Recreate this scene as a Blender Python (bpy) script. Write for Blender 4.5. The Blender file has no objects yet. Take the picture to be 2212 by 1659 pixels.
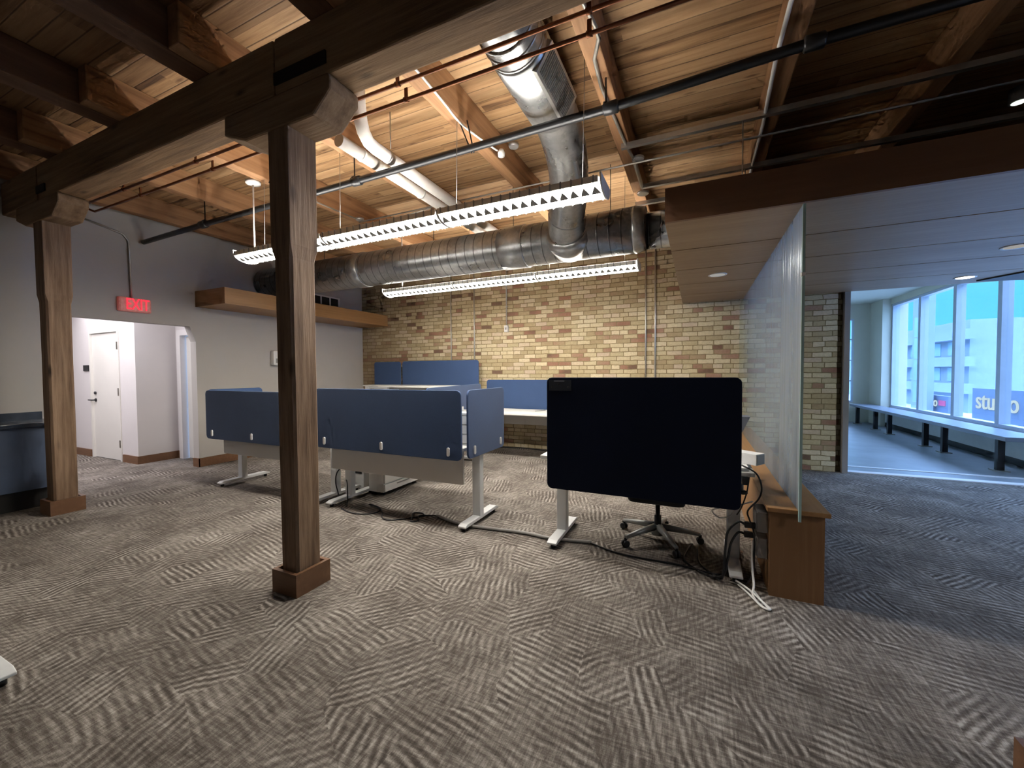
import bpy, bmesh, math, random
from mathutils import Vector, Matrix
random.seed(7)
D = bpy.data
SC = bpy.context.scene
COL = SC.collection
PI = math.pi

# ------------------------------------------------------------------ materials
def new_mat(name):
    m = D.materials.new(name); m.use_nodes = True
    nt = m.node_tree
    b = nt.nodes['Principled BSDF']
    return m, nt, b

def N(nt, typ, **kw):
    n = nt.nodes.new(typ)
    for k, v in kw.items():
        if k.startswith('i_'):
            key = k[2:]
            key = int(key) if key.isdigit() else key.replace('_', ' ')
            n.inputs[key].default_value = v
        else:
            setattr(n, k, v)
    return n

def LK(nt, a, b): nt.links.new(a, b)

def ramp(nt, fac, stops, interp='LINEAR'):
    r = nt.nodes.new('ShaderNodeValToRGB')
    cr = r.color_ramp; cr.interpolation = interp
    while len(cr.elements) < len(stops): cr.elements.new(0.5)
    for e, (p, c) in zip(cr.elements, stops):
        e.position = p; e.color = (*c, 1)
    LK(nt, fac, r.inputs['Fac'])
    return r.outputs['Color']

def math_n(nt, op, a, b=None, c=None):
    n = nt.nodes.new('ShaderNodeMath'); n.operation = op
    for i, v in enumerate((a, b, c)):
        if v is None: continue
        if isinstance(v, (int, float)): n.inputs[i].default_value = v
        else: LK(nt, v, n.inputs[i])
    return n.outputs[0]

def mixc(nt, fac, a, b, mode='MIX'):
    n = nt.nodes.new('ShaderNodeMix'); n.data_type = 'RGBA'; n.blend_type = mode
    for sock, v in ((n.inputs[0], fac), (n.inputs[6], a), (n.inputs[7], b)):
        if isinstance(v, (int, float)): sock.default_value = v
        elif isinstance(v, tuple): sock.default_value = (*v, 1)
        else: LK(nt, v, sock)
    return n.outputs[2]

def coords(nt, scale=(1, 1, 1), loc=(0, 0, 0), rot=(0, 0, 0)):
    tc = nt.nodes.new('ShaderNodeTexCoord')
    mp = N(nt, 'ShaderNodeMapping')
    mp.inputs['Scale'].default_value = scale; mp.inputs['Location'].default_value = loc
    mp.inputs['Rotation'].default_value = rot
    LK(nt, tc.outputs['Object'], mp.inputs['Vector'])
    return mp.outputs['Vector']

def noise(nt, vec, scale, detail=3, rough=0.6):
    n = N(nt, 'ShaderNodeTexNoise'); n.inputs['Scale'].default_value = scale
    n.inputs['Detail'].default_value = detail; n.inputs['Roughness'].default_value = rough
    LK(nt, vec, n.inputs['Vector'])
    return n.outputs['Fac']

def bump(nt, b, h, strength=0.3, dist=0.01):
    bp = N(nt, 'ShaderNodeBump'); bp.inputs['Strength'].default_value = strength
    bp.inputs['Distance'].default_value = dist
    LK(nt, h, bp.inputs['Height']); LK(nt, bp.outputs['Normal'], b.inputs['Normal'])

def paint(name, col, rough=0.5, metal=0.0, var=0.06, scale=6.0, spec=0.5):
    m, nt, b = new_mat(name)
    v = coords(nt)
    n = noise(nt, v, scale, 3)
    c = ramp(nt, n, [(0.3, tuple(x * (1 - var) for x in col)), (0.7, tuple(min(1, x * (1 + var)) for x in col))])
    LK(nt, c, b.inputs['Base Color'])
    b.inputs['Roughness'].default_value = rough; b.inputs['Metallic'].default_value = metal
    b.inputs['Specular IOR Level'].default_value = spec
    return m

def wood(name, axis, dark, mid, light, rough=0.65, grain=16, knots=0.5, bumpy=0.25, contrast=1.0):
    """solid timber with the grain along one object axis"""
    m, nt, b = new_mat(name)
    s = [grain, grain, grain]; s['xyz'.index(axis)] = grain * 0.055
    v = coords(nt, tuple(s))
    g = noise(nt, v, 1.0, 5, 0.65)
    s2 = [2.2, 2.2, 2.2]; s2['xyz'.index(axis)] = 0.5
    big = noise(nt, coords(nt, tuple(s2), (3.1, 1.7, 9.2)), 1.0, 2)
    f = math_n(nt, 'ADD', math_n(nt, 'MULTIPLY', g, 0.65 * contrast), math_n(nt, 'MULTIPLY', big, 0.4))
    c = ramp(nt, f, [(0.34, dark), (0.52, mid), (0.72, light)])
    if knots:
        s3 = [5, 5, 5]; s3['xyz'.index(axis)] = 1.6
        k = N(nt, 'ShaderNodeTexVoronoi'); k.inputs['Scale'].default_value = 1.0
        LK(nt, coords(nt, tuple(s3)), k.inputs['Vector'])
        kf = ramp(nt, k.outputs['Distance'], [(0.03, (knots,) * 3), (0.13, (0, 0, 0))])
        c = mixc(nt, kf, c, tuple(x * 0.35 for x in dark))
    LK(nt, c, b.inputs['Base Color'])
    b.inputs['Roughness'].default_value = rough
    if bumpy: bump(nt, b, g, bumpy, 0.012)
    return m

M = {}
# rough old structural timber
M['girder'] = wood('girder_timber', 'x', (0.115, 0.065, 0.032), (0.27, 0.165, 0.085), (0.42, 0.29, 0.165), 0.8, 20, 0.7, 0.5)
M['post'] = wood('post_timber', 'z', (0.05, 0.026, 0.014), (0.185, 0.112, 0.065), (0.31, 0.205, 0.13), 0.8, 26, 0.8, 0.7, 1.25)
M['bolster'] = wood('bolster_timber', 'x', (0.13, 0.075, 0.04), (0.25, 0.155, 0.085), (0.36, 0.25, 0.15), 0.85, 18, 0.5, 0.5)
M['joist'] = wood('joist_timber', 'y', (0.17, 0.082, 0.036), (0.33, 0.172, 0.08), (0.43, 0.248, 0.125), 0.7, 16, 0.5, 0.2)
M['joist_shaded'] = wood('shaded_joist_timber', 'y', (0.07, 0.032, 0.016), (0.13, 0.065, 0.034), (0.19, 0.10, 0.055), 0.75, 16, 0.5, 0.2)  # joist timber with the near bay's shade put into its colour
M['oak_z'] = wood('oak_vertical', 'z', (0.23, 0.115, 0.045), (0.31, 0.165, 0.07), (0.37, 0.205, 0.092), 0.5, 40, 0, 0.05, 0.6)
M['oak_x'] = wood('oak_along_x', 'x', (0.28, 0.14, 0.05), (0.38, 0.20, 0.08), (0.45, 0.26, 0.115), 0.45, 30, 0, 0.04, 0.6)
M['oak_y'] = wood('oak_along_y', 'y', (0.30, 0.155, 0.058), (0.40, 0.215, 0.085), (0.48, 0.275, 0.12), 0.45, 30, 0, 0.04, 0.6)
M['base'] = wood('oak_base_trim', 'x', (0.15, 0.072, 0.034), (0.21, 0.105, 0.052), (0.26, 0.14, 0.072), 0.5, 30, 0, 0.03, 0.6)
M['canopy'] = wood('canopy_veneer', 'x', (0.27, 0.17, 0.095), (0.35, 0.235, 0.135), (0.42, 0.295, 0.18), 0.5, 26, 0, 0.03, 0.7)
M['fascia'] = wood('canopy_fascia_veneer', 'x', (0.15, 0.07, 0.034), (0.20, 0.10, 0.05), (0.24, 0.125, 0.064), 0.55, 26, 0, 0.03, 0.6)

def ceiling_planks(name, dark=1.0):
    m, nt, b = new_mat(name)
    tc = N(nt, 'ShaderNodeTexCoord')
    sp = N(nt, 'ShaderNodeSeparateXYZ'); LK(nt, tc.outputs['Object'], sp.inputs[0])
    pitch = 0.135
    yp = math_n(nt, 'DIVIDE', sp.outputs['Y'], pitch)
    row = math_n(nt, 'FLOOR', yp)
    fr = math_n(nt, 'FRACT', yp)
    wn = N(nt, 'ShaderNodeTexWhiteNoise', noise_dimensions='1D'); LK(nt, row, wn.inputs['W'])
    # board lengths: shift x per row
    xs = math_n(nt, 'ADD', math_n(nt, 'MULTIPLY', sp.outputs['X'], 0.42), math_n(nt, 'MULTIPLY', wn.outputs['Value'], 7.0))
    brd = math_n(nt, 'FLOOR', xs)
    wn2 = N(nt, 'ShaderNodeTexWhiteNoise', noise_dimensions='2D')
    cb = N(nt, 'ShaderNodeCombineXYZ'); LK(nt, row, cb.inputs[0]); LK(nt, brd, cb.inputs[1]); LK(nt, cb.outputs[0], wn2.inputs['Vector'])
    off = N(nt, 'ShaderNodeCombineXYZ'); LK(nt, math_n(nt, 'MULTIPLY', wn2.outputs['Value'], 30.0), off.inputs[2])
    mp = N(nt, 'ShaderNodeMapping'); mp.inputs['Scale'].default_value = (0.75, 13, 13)
    LK(nt, tc.outputs['Object'], mp.inputs['Vector'])
    ad = N(nt, 'ShaderNodeVectorMath', operation='ADD'); LK(nt, mp.outputs[0], ad.inputs[0]); LK(nt, off.outputs[0], ad.inputs[1])
    g = noise(nt, ad.outputs[0], 1.4, 5, 0.62)
    f = math_n(nt, 'ADD', math_n(nt, 'MULTIPLY', g, 0.85), math_n(nt, 'MULTIPLY', wn2.outputs['Value'], 0.26))
    c = ramp(nt, f, [(0.30, (0.10, 0.048, 0.02)), (0.44, (0.27, 0.148, 0.066)), (0.58, (0.40, 0.24, 0.118)), (0.8, (0.51, 0.335, 0.18))])
    mk = N(nt, 'ShaderNodeMapping'); mk.inputs['Scale'].default_value = (2.2, 8.5, 8)
    LK(nt, tc.outputs['Object'], mk.inputs['Vector'])
    k = N(nt, 'ShaderNodeTexVoronoi'); k.inputs['Scale'].default_value = 1.0; LK(nt, mk.outputs[0], k.inputs['Vector'])
    kf = ramp(nt, k.outputs['Distance'], [(0.05, (0.75,) * 3), (0.16, (0, 0, 0))])
    c = mixc(nt, kf, c, (0.09, 0.035, 0.013))
    gap = ramp(nt, math_n(nt, 'ABSOLUTE', math_n(nt, 'SUBTRACT', fr, 0.5)), [(0.455, (0, 0, 0)), (0.49, (1, 1, 1))])
    gs = math_n(nt, 'MULTIPLY', gap, math_n(nt, 'ADD', 0.45, math_n(nt, 'MULTIPLY', wn.outputs['Value'], 0.5)))
    c = mixc(nt, gs, c, (0.035, 0.014, 0.006))
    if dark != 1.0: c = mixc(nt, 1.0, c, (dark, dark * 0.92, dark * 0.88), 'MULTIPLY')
    LK(nt, c, b.inputs['Base Color']); b.inputs['Roughness'].default_value = 0.7
    bump(nt, b, math_n(nt, 'SUBTRACT', g, gap), 0.35, 0.01)
    return m
M['planks'] = ceiling_planks('pine_plank_ceiling')
M['planks_shaded'] = ceiling_planks('shaded_plank_ceiling', 0.55)  # same planks, colour darkened to imitate shade in the front bay

def brick_mat(name, axis='x', dim=1.0):
    m, nt, b = new_mat(name)
    tc = N(nt, 'ShaderNodeTexCoord')
    sp = N(nt, 'ShaderNodeSeparateXYZ'); LK(nt, tc.outputs['Object'], sp.inputs[0])
    cb = N(nt, 'ShaderNodeCombineXYZ')
    n0 = N(nt, 'ShaderNodeTexNoise'); n0.inputs['Scale'].default_value = 9; LK(nt, tc.outputs['Object'], n0.inputs['Vector'])
    wob = math_n(nt, 'MULTIPLY', math_n(nt, 'SUBTRACT', n0.outputs['Fac'], 0.5), 0.02)
    LK(nt, math_n(nt, 'ADD', sp.outputs['X' if axis == 'x' else 'Y'], wob), cb.inputs[0])
    LK(nt, math_n(nt, 'ADD', sp.outputs['Z'], wob), cb.inputs[1])
    bt = N(nt, 'ShaderNodeTexBrick'); LK(nt, cb.outputs[0], bt.inputs['Vector'])
    bt.offset = 0.5; bt.squash = 0.62; bt.squash_frequency = 4
    for k, v in (('Scale', 1.0), ('Mortar Size', 0.0062), ('Mortar Smooth', 0.25), ('Bias', 0.0), ('Brick Width', 0.222), ('Row Height', 0.0715)):
        bt.inputs[k].default_value = v
    bt.inputs['Color1'].default_value = (0, 0, 0, 1); bt.inputs['Color2'].default_value = (1, 1, 1, 1)
    bt.inputs['Mortar'].default_value = (0.5, 0.5, 0.5, 1)
    v = coords(nt)
    blot = noise(nt, v, 1.1, 2)
    fine = noise(nt, v, 34, 4)
    f = math_n(nt, 'ADD', bt.outputs['Color'], math_n(nt, 'MULTIPLY', math_n(nt, 'SUBTRACT', blot, 0.5), 0.5))
    c = ramp(nt, f, [(0.0, (0.19, 0.115, 0.075)), (0.05, (0.35, 0.175, 0.115)), (0.12, (0.41, 0.245, 0.165)), (0.19, (0.44, 0.33, 0.19)),
                     (0.38, (0.53, 0.43, 0.255)), (0.62, (0.64, 0.535, 0.335)), (0.85, (0.73, 0.625, 0.425)), (1.0, (0.62, 0.49, 0.36))])
    c = mixc(nt, 0.35, c, ramp(nt, fine, [(0.3, (0.45, 0.42, 0.40)), (0.7, (1, 1, 1))]), 'MULTIPLY')
    c = mixc(nt, bt.outputs['Fac'], c, (0.235, 0.175, 0.085))
    # courses turn blotchy brown toward the far left
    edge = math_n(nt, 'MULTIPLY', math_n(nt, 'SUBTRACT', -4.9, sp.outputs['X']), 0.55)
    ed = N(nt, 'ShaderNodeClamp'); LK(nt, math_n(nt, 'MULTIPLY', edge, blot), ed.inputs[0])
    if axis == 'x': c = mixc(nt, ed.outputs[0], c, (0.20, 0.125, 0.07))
    if dim != 1.0: c = mixc(nt, 1.0, c, (dim, dim, dim), 'MULTIPLY')
    LK(nt, c, b.inputs['Base Color']); b.inputs['Roughness'].default_value = 0.9
    h = math_n(nt, 'ADD', math_n(nt, 'MULTIPLY', bt.outputs['Fac'], -1.0), math_n(nt, 'MULTIPLY', fine, 0.35))
    bump(nt, b, h, 0.6, 0.012)
    return m
M['brick'] = brick_mat('cream_brick')
M['brick_dim'] = brick_mat('darker_brick_return', 'x', 0.5)  # same brick in a darker tone for the set-back return

def carpet():
    m, nt, b = new_mat('patterned_carpet')
    tc = N(nt, 'ShaderNodeTexCoord')
    nz = N(nt, 'ShaderNodeTexNoise'); nz.inputs['Scale'].default_value = 3.0; LK(nt, tc.outputs['Object'], nz.inputs['Vector'])
    wv = N(nt, 'ShaderNodeVectorMath', operation='MULTIPLY_ADD')
    LK(nt, nz.outputs['Color'], wv.inputs[0]); wv.inputs[1].default_value = (0.07, 0.07, 0); LK(nt, tc.outputs['Object'], wv.inputs[2])
    vor = N(nt, 'ShaderNodeTexVoronoi'); vor.inputs['Scale'].default_value = 4.1; LK(nt, wv.outputs[0], vor.inputs['Vector'])
    vor.voronoi_dimensions = '2D'
    sc = N(nt, 'ShaderNodeSeparateColor'); LK(nt, vor.outputs['Color'], sc.inputs[0])
    ang = math_n(nt, 'ADD', math_n(nt, 'MULTIPLY', math_n(nt, 'FLOOR', math_n(nt, 'MULTIPLY', sc.outputs[0], 3.0)), PI / 3), 0.32)
    sp = N(nt, 'ShaderNodeSeparateXYZ'); LK(nt, wv.outputs[0], sp.inputs[0])
    d = math_n(nt, 'ADD', math_n(nt, 'MULTIPLY', sp.outputs[0], math_n(nt, 'COSINE', ang)), math_n(nt, 'MULTIPLY', sp.outputs[1], math_n(nt, 'SINE', ang)))
    s = math_n(nt, 'SINE', math_n(nt, 'MULTIPLY', d, 2 * PI / 0.039))
    msk = ramp(nt, noise(nt, coords(nt), 7.0, 2), [(0.38, (0.25,) * 3), (0.6, (1, 1, 1))])
    stripe = math_n(nt, 'MULTIPLY', s, math_n(nt, 'MULTIPLY', math_n(nt, 'ADD', 0.07, math_n(nt, 'MULTIPLY', sc.outputs[1], 0.17)), msk))
    fx = noise(nt, coords(nt, (7, 75, 1)), 1.0, 4, 0.75)
    fy = noise(nt, coords(nt, (75, 7, 1)), 1.0, 4, 0.75)
    pile = noise(nt, coords(nt), 170, 2)
    big = noise(nt, coords(nt), 2.2, 3)
    f = math_n(nt, 'ADD', stripe, math_n(nt, 'ADD', math_n(nt, 'MULTIPLY', fx, 0.72), math_n(nt, 'MULTIPLY', fy, 0.72)))
    f = math_n(nt, 'ADD', f, math_n(nt, 'ADD', math_n(nt, 'MULTIPLY', pile, 0.22), math_n(nt, 'MULTIPLY', big, 0.5)))
    f = math_n(nt, 'SUBTRACT', f, 0.57)
    c = ramp(nt, f, [(0.27, (0.068, 0.057, 0.049)), (0.45, (0.125, 0.108, 0.094)), (0.60, (0.225, 0.20, 0.177)), (0.80, (0.40, 0.368, 0.33))])
    LK(nt, c, b.inputs['Base Color']); b.inputs['Roughness'].default_value = 0.95
    b.inputs['Specular IOR Level'].default_value = 0.1
    bump(nt, b, math_n(nt, 'ADD', pile, math_n(nt, 'MULTIPLY', stripe, 1.0)), 0.35, 0.006)
    return m
M['carpet'] = carpet()

M['white_wall'] = paint('white_wall_paint', (0.50, 0.475, 0.45), 0.75, 0, 0.02, 3)
M['grey_wall'] = paint('pale_grey_wall_paint', (0.40, 0.395, 0.39), 0.8, 0, 0.02, 3)
M['hall_wall'] = paint('hall_white_paint', (0.66, 0.63, 0.63), 0.75, 0, 0.02, 3)
M['cream_wall'] = paint('cream_vestibule_paint', (0.62, 0.58, 0.47), 0.75, 0, 0.03, 3)
M['door'] = paint('door_white_paint', (0.70, 0.68, 0.64), 0.5, 0, 0.02, 3)
M['trim_white'] = paint('trim_white', (0.72, 0.70, 0.70), 0.5, 0, 0.02, 3)
M['trim_grey'] = paint('trim_grey_paint', (0.30, 0.27, 0.255), 0.5, 0, 0.03, 3)
M['vest_floor'] = paint('polished_grey_floor', (0.25, 0.27, 0.29), 0.35, 0, 0.14, 2.2)
M['desk_white'] = paint('white_laminate', (0.78, 0.76, 0.72), 0.4, 0, 0.01, 5)
M['desk_metal'] = paint('white_powder_coat', (0.70, 0.71, 0.71), 0.4, 0, 0.02, 9)
M['modesty'] = paint('grey_white_panel', (0.60, 0.58, 0.545), 0.55, 0, 0.015, 5)
M['clip'] = paint('clip_white_plastic', (0.72, 0.72, 0.72), 0.4, 0, 0.02, 12)
def felt(name, col):
    m, nt, b = new_mat(name)
    v = coords(nt)
    n = noise(nt, v, 240, 2); n2 = noise(nt, v, 2.0, 2)
    f = math_n(nt, 'ADD', math_n(nt, 'MULTIPLY', n, 0.6), math_n(nt, 'MULTIPLY', n2, 0.4))
    c = ramp(nt, f, [(0.3, tuple(x * 0.82 for x in col)), (0.7, tuple(x * 1.15 for x in col))])
    LK(nt, c, b.inputs['Base Color']); b.inputs['Roughness'].default_value = 0.9
    b.inputs['Sheen Weight'].default_value = 0.15
    bump(nt, b, n, 0.15, 0.002)
    return m
M['navy'] = felt('navy_felt', (0.029, 0.064, 0.158))
M['screen_black'] = paint('black_navy_laminate', (0.0035, 0.0065, 0.019), 0.6, 0, 0.15, 2, 0.12)
M['plate'] = paint('charcoal_plate', (0.013, 0.017, 0.026), 0.45, 0, 0.05, 5)
M['silver'] = paint('silver_edge', (0.6, 0.6, 0.62), 0.3, 0.9, 0.03, 9)
M['black'] = paint('black_plastic', (0.012, 0.012, 0.014), 0.45, 0, 0.1, 9)
M['black_steel'] = paint('black_steel_pipe', (0.028, 0.029, 0.032), 0.32, 0.5, 0.1, 9)
M['chair_grey'] = paint('chair_base_grey', (0.36, 0.37, 0.36), 0.4, 0.3, 0.04, 9)
M['chair_fabric'] = felt('chair_black_fabric', (0.014, 0.014, 0.016))
M['conduit'] = paint('galvanised_conduit', (0.55, 0.53, 0.48), 0.35, 0.75, 0.1, 12)
M['strut'] = paint('strut_zinc', (0.52, 0.51, 0.49), 0.32, 0.85, 0.08, 9)
M['copper'] = paint('copper_pipe_oxide', (0.20, 0.075, 0.035), 0.35, 0.8, 0.2, 9)
M['pvc'] = paint('white_pipe_jacket', (0.74, 0.71, 0.67), 0.6, 0, 0.05, 9)
M['yellow'] = paint('yellow_pipe_tag', (0.85, 0.62, 0.02), 0.5, 0, 0.05, 9)
M['white_plastic'] = paint('white_plastic', (0.78, 0.77, 0.75), 0.45, 0, 0.02, 9)
M['grey_box'] = paint('grey_steel_box', (0.33, 0.32, 0.31), 0.5, 0.3, 0.06, 9)
M['sleeve'] = paint('grey_cable_sleeve', (0.30, 0.29, 0.275), 0.6, 0, 0.05, 30)
M['counter_blue'] = paint('slate_blue_cabinet', (0.075, 0.105, 0.175), 0.5, 0, 0.05, 6)
M['counter_top'] = paint('dark_slate_counter', (0.04, 0.052, 0.075), 0.25, 0, 0.2, 9)
M['steel_dark'] = paint('dark_steel_plate', (0.010, 0.009, 0.009), 0.55, 0.3, 0.1, 9)
M['vent_dark'] = paint('vent_slot_dark', (0.02, 0.02, 0.02), 0.8, 0, 0.1, 9)
M['bench'] = paint('bench_slate', (0.20, 0.22, 0.27), 0.35, 0, 0.05, 6)
M['frame_alu'] = paint('window_frame_aluminium', (0.52, 0.55, 0.62), 0.4, 0.2, 0.04, 6)
M['heater'] = paint('heater_enamel', (0.55, 0.54, 0.50), 0.45, 0, 0.04, 6)
M['paper'] = paint('paper_white', (0.80, 0.80, 0.80), 0.7, 0, 0.04, 20)
M['print_blue'] = paint('printed_blue', (0.12, 0.2, 0.55), 0.6, 0, 0.1, 20)
M['folder_grey'] = paint('grey_folder', (0.12, 0.13, 0.16), 0.6, 0, 0.05, 20)
M['gap_dark'] = paint('dark_gap_tone', (0.035, 0.037, 0.042), 0.6, 0, 0.1, 3)
M['brass'] = paint('satin_nickel', (0.35, 0.33, 0.29), 0.3, 0.9, 0.05, 9)

def galv(name, axis, pitch):
    """spiral duct sheet: zinc spangle, with a seam ring every pitch metres"""
    m, nt, b = new_mat(name)
    v = coords(nt)
    vo = N(nt, 'ShaderNodeTexVoronoi'); vo.inputs['Scale'].default_value = 34; LK(nt, v, vo.inputs['Vector'])
    big = noise(nt, v, 3.0, 3)
    f = math_n(nt, 'ADD', math_n(nt, 'MULTIPLY', vo.outputs['Color'], 0.25), math_n(nt, 'MULTIPLY', big, 0.75))
    c = ramp(nt, f, [(0.25, (0.31, 0.32, 0.325)), (0.7, (0.52, 0.53, 0.53))])
    if pitch:
        tc = N(nt, 'ShaderNodeTexCoord'); sp = N(nt, 'ShaderNodeSeparateXYZ'); LK(nt, tc.outputs['Object'], sp.inputs[0])
        q = sp.outputs['XYZ'.index(axis.upper())]
        fr = math_n(nt, 'ABSOLUTE', math_n(nt, 'SUBTRACT', math_n(nt, 'FRACT', math_n(nt, 'DIVIDE', q, pitch)), 0.5))
        seam = ramp(nt, fr, [(0.035, (1, 1, 1)), (0.06, (0, 0, 0))])
        c = mixc(nt, math_n(nt, 'MULTIPLY', seam, 0.75), c, (0.09, 0.09, 0.09))
        bump(nt, b, seam, 0.5, 0.006)
    LK(nt, c, b.inputs['Base Color'])
    b.inputs['Metallic'].default_value = 0.85
    LK(nt, ramp(nt, big, [(0.3, (0.24,) * 3), (0.7, (0.40,) * 3)]), b.inputs['Roughness'])
    return m
M['duct_x'] = galv('galvanised_duct_seamed', 'x', 0.128)
M['duct'] = galv('galvanised_duct_plain', 'y', 0)
M['duct_y'] = galv('galvanised_duct_branch', 'y', 0.31)

def emit(name, col, strength):
    m = D.materials.new(name); m.use_nodes = True; nt = m.node_tree
    nt.nodes.remove(nt.nodes['Principled BSDF'])
    e = N(nt, 'ShaderNodeEmission'); e.inputs['Color'].default_value = (*col, 1); e.inputs['Strength'].default_value = strength
    LK(nt, e.outputs[0], nt.nodes['Material Output'].inputs['Surface'])
    return m
M['tube'] = emit('fluorescent_glow', (1.0, 0.95, 0.86), 60.0)
M['hall_glow'] = emit('hall_light_glow', (1.0, 0.955, 1.0), 5.6)
M['spot_glow'] = emit('downlight_glow', (1.0, 0.96, 0.9), 14.0)
M['spot_dim'] = emit('downlight_dim_glow', (1.0, 0.97, 0.9), 0.35)
M['exit_red'] = emit('exit_red_glow', (1.0, 0.035, 0.06), 1.6)
def exit_house():
    m, nt, b = new_mat('exit_clear_housing')
    LK(nt, ramp(nt, noise(nt, coords(nt), 30, 2), [(0.3, (0.5, 0.22, 0.2)), (0.7, (0.62, 0.34, 0.3))]), b.inputs['Base Color'])
    b.inputs['Emission Color'].default_value = (1, 0.18, 0.15, 1); b.inputs['Emission Strength'].default_value = 0.12
    b.inputs['Roughness'].default_value = 0.3
    return m
M['exit_house'] = exit_house()

def glass(name, tint=(0.93, 0.97, 1.0), refl=0.10):
    m = D.materials.new(name); m.use_nodes = True; nt = m.node_tree
    nt.nodes.remove(nt.nodes['Principled BSDF'])
    t = N(nt, 'ShaderNodeBsdfTransparent'); t.inputs['Color'].default_value = (*tint, 1)
    g = N(nt, 'ShaderNodeBsdfGlossy'); g.inputs['Roughness'].default_value = 0.02
    lw = N(nt, 'ShaderNodeLayerWeight'); lw.inputs['Blend'].default_value = 0.25
    f = math_n(nt, 'MULTIPLY', math_n(nt, 'ADD', lw.outputs['Fresnel'], refl), 0.3)
    mx = N(nt, 'ShaderNodeMixShader'); LK(nt, f, mx.inputs[0]); LK(nt, t.outputs[0], mx.inputs[1]); LK(nt, g.outputs[0], mx.inputs[2])
    LK(nt, mx.outputs[0], nt.nodes['Material Output'].inputs['Surface'])
    return m
M['glass'] = glass('window_glass')
M['louver'] = paint('louver_aluminium', (0.34, 0.335, 0.32), 0.5, 0, 0.05, 9, 0.1)
M['rail'] = paint('fixture_rail_beige', (0.80, 0.75, 0.66), 0.5, 0, 0.03, 9, 0.2)

def reeded():
    """vertical reeded glass: milky, streaked along its height"""
    m = D.materials.new('reeded_glass'); m.use_nodes = True; nt = m.node_tree
    nt.nodes.remove(nt.nodes['Principled BSDF'])
    v = coords(nt, (1, 16, 0.12))
    st = noise(nt, v, 1.0, 3, 0.7)
    st2 = noise(nt, coords(nt, (1, 3.2, 0.1), (0, 4, 0)), 1.0, 2, 0.6)
    tr = N(nt, 'ShaderNodeBsdfTransparent'); tr.inputs['Color'].default_value = (0.93, 0.97, 0.97, 1)
    tl = N(nt, 'ShaderNodeBsdfTranslucent'); tl.inputs['Color'].default_value = (0.50, 0.56, 0.60, 1)
    df = N(nt, 'ShaderNodeBsdfDiffuse'); df.inputs['Color'].default_value = (0.50, 0.53, 0.55, 1)
    gl = N(nt, 'ShaderNodeBsdfGlossy'); gl.inputs['Roughness'].default_value = 0.22; gl.inputs['Color'].default_value = (0.8, 0.85, 0.87, 1)
    bp = N(nt, 'ShaderNodeBump'); bp.inputs['Strength'].default_value = 0.9; bp.inputs['Distance'].default_value = 0.02
    LK(nt, math_n(nt, 'ADD', st, st2), bp.inputs['Height'])
    for s in (gl, tl, df): LK(nt, bp.outputs[0], s.inputs['Normal'])
    a = N(nt, 'ShaderNodeMixShader'); a.inputs[0].default_value = 0.45
    LK(nt, tl.outputs[0], a.inputs[1]); LK(nt, df.outputs[0], a.inputs[2])
    b2 = N(nt, 'ShaderNodeMixShader'); b2.inputs[0].default_value = 0.35
    LK(nt, a.outputs[0], b2.inputs[1]); LK(nt, gl.outputs[0], b2.inputs[2])
    fac = math_n(nt, 'ADD', math_n(nt, 'MULTIPLY', st, 0.55), math_n(nt, 'MULTIPLY', st2, 0.75))
    tcy = N(nt, 'ShaderNodeTexCoord'); spy = N(nt, 'ShaderNodeSeparateXYZ'); LK(nt, tcy.outputs['Object'], spy.inputs[0])
    fade = N(nt, 'ShaderNodeMapRange'); fade.inputs[1].default_value = -1.9; fade.inputs[2].default_value = 1.5; fade.inputs[3].default_value = 1.0; fade.inputs[4].default_value = 0.12
    LK(nt, spy.outputs[1], fade.inputs[0])
    fr = math_n(nt, 'MULTIPLY', ramp(nt, fac, [(0.42, (0.36,) * 3), (0.80, (0.78,) * 3)]), fade.outputs[0])
    mx = N(nt, 'ShaderNodeMixShader'); LK(nt, fr, mx.inputs[0]); LK(nt, tr.outputs[0], mx.inputs[1]); LK(nt, b2.outputs[0], mx.inputs[2])
    LK(nt, mx.outputs[0], nt.nodes['Material Output'].inputs['Surface'])
    return m
M['reeded'] = reeded()
M['glass_edge'] = paint('glass_edge_green', (0.38, 0.55, 0.53), 0.2, 0, 0.05, 9)

# ------------------------------------------------------------------ mesh helpers
def B(): return bmesh.new()

def box(bm, x0, x1, y0, y1, z0, z1, bev=0.0):
    r = bmesh.ops.create_cube(bm, size=1.0)
    for v in r['verts']:
        v.co = Vector(((x0 + x1) / 2 + v.co.x * (x1 - x0), (y0 + y1) / 2 + v.co.y * (y1 - y0), (z0 + z1) / 2 + v.co.z * (z1 - z0)))
    if bev:
        es = set(e for v in r['verts'] for e in v.link_edges)
        bmesh.ops.bevel(bm, geom=list(es), offset=bev, segments=2, affect='EDGES', profile=0.6)
    return bm

def prism(bm, pts, axis, a0, a1):
    """extrude a 2D outline along an axis; the 2D axes are the other two in xyz order"""
    def P3(p, a):
        return {'x': (a, p[0], p[1]), 'y': (p[0], a, p[1]), 'z': (p[0], p[1], a)}[axis]
    v0 = [bm.verts.new(P3(p, a0)) for p in pts]; v1 = [bm.verts.new(P3(p, a1)) for p in pts]
    n = len(pts)
    bm.faces.new(v0); bm.faces.new(v1[::-1])
    for i in range(n): bm.faces.new((v0[i], v1[i], v1[(i + 1) % n], v0[(i + 1) % n]))
    bmesh.ops.recalc_face_normals(bm, faces=bm.faces[:])
    return bm

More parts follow.
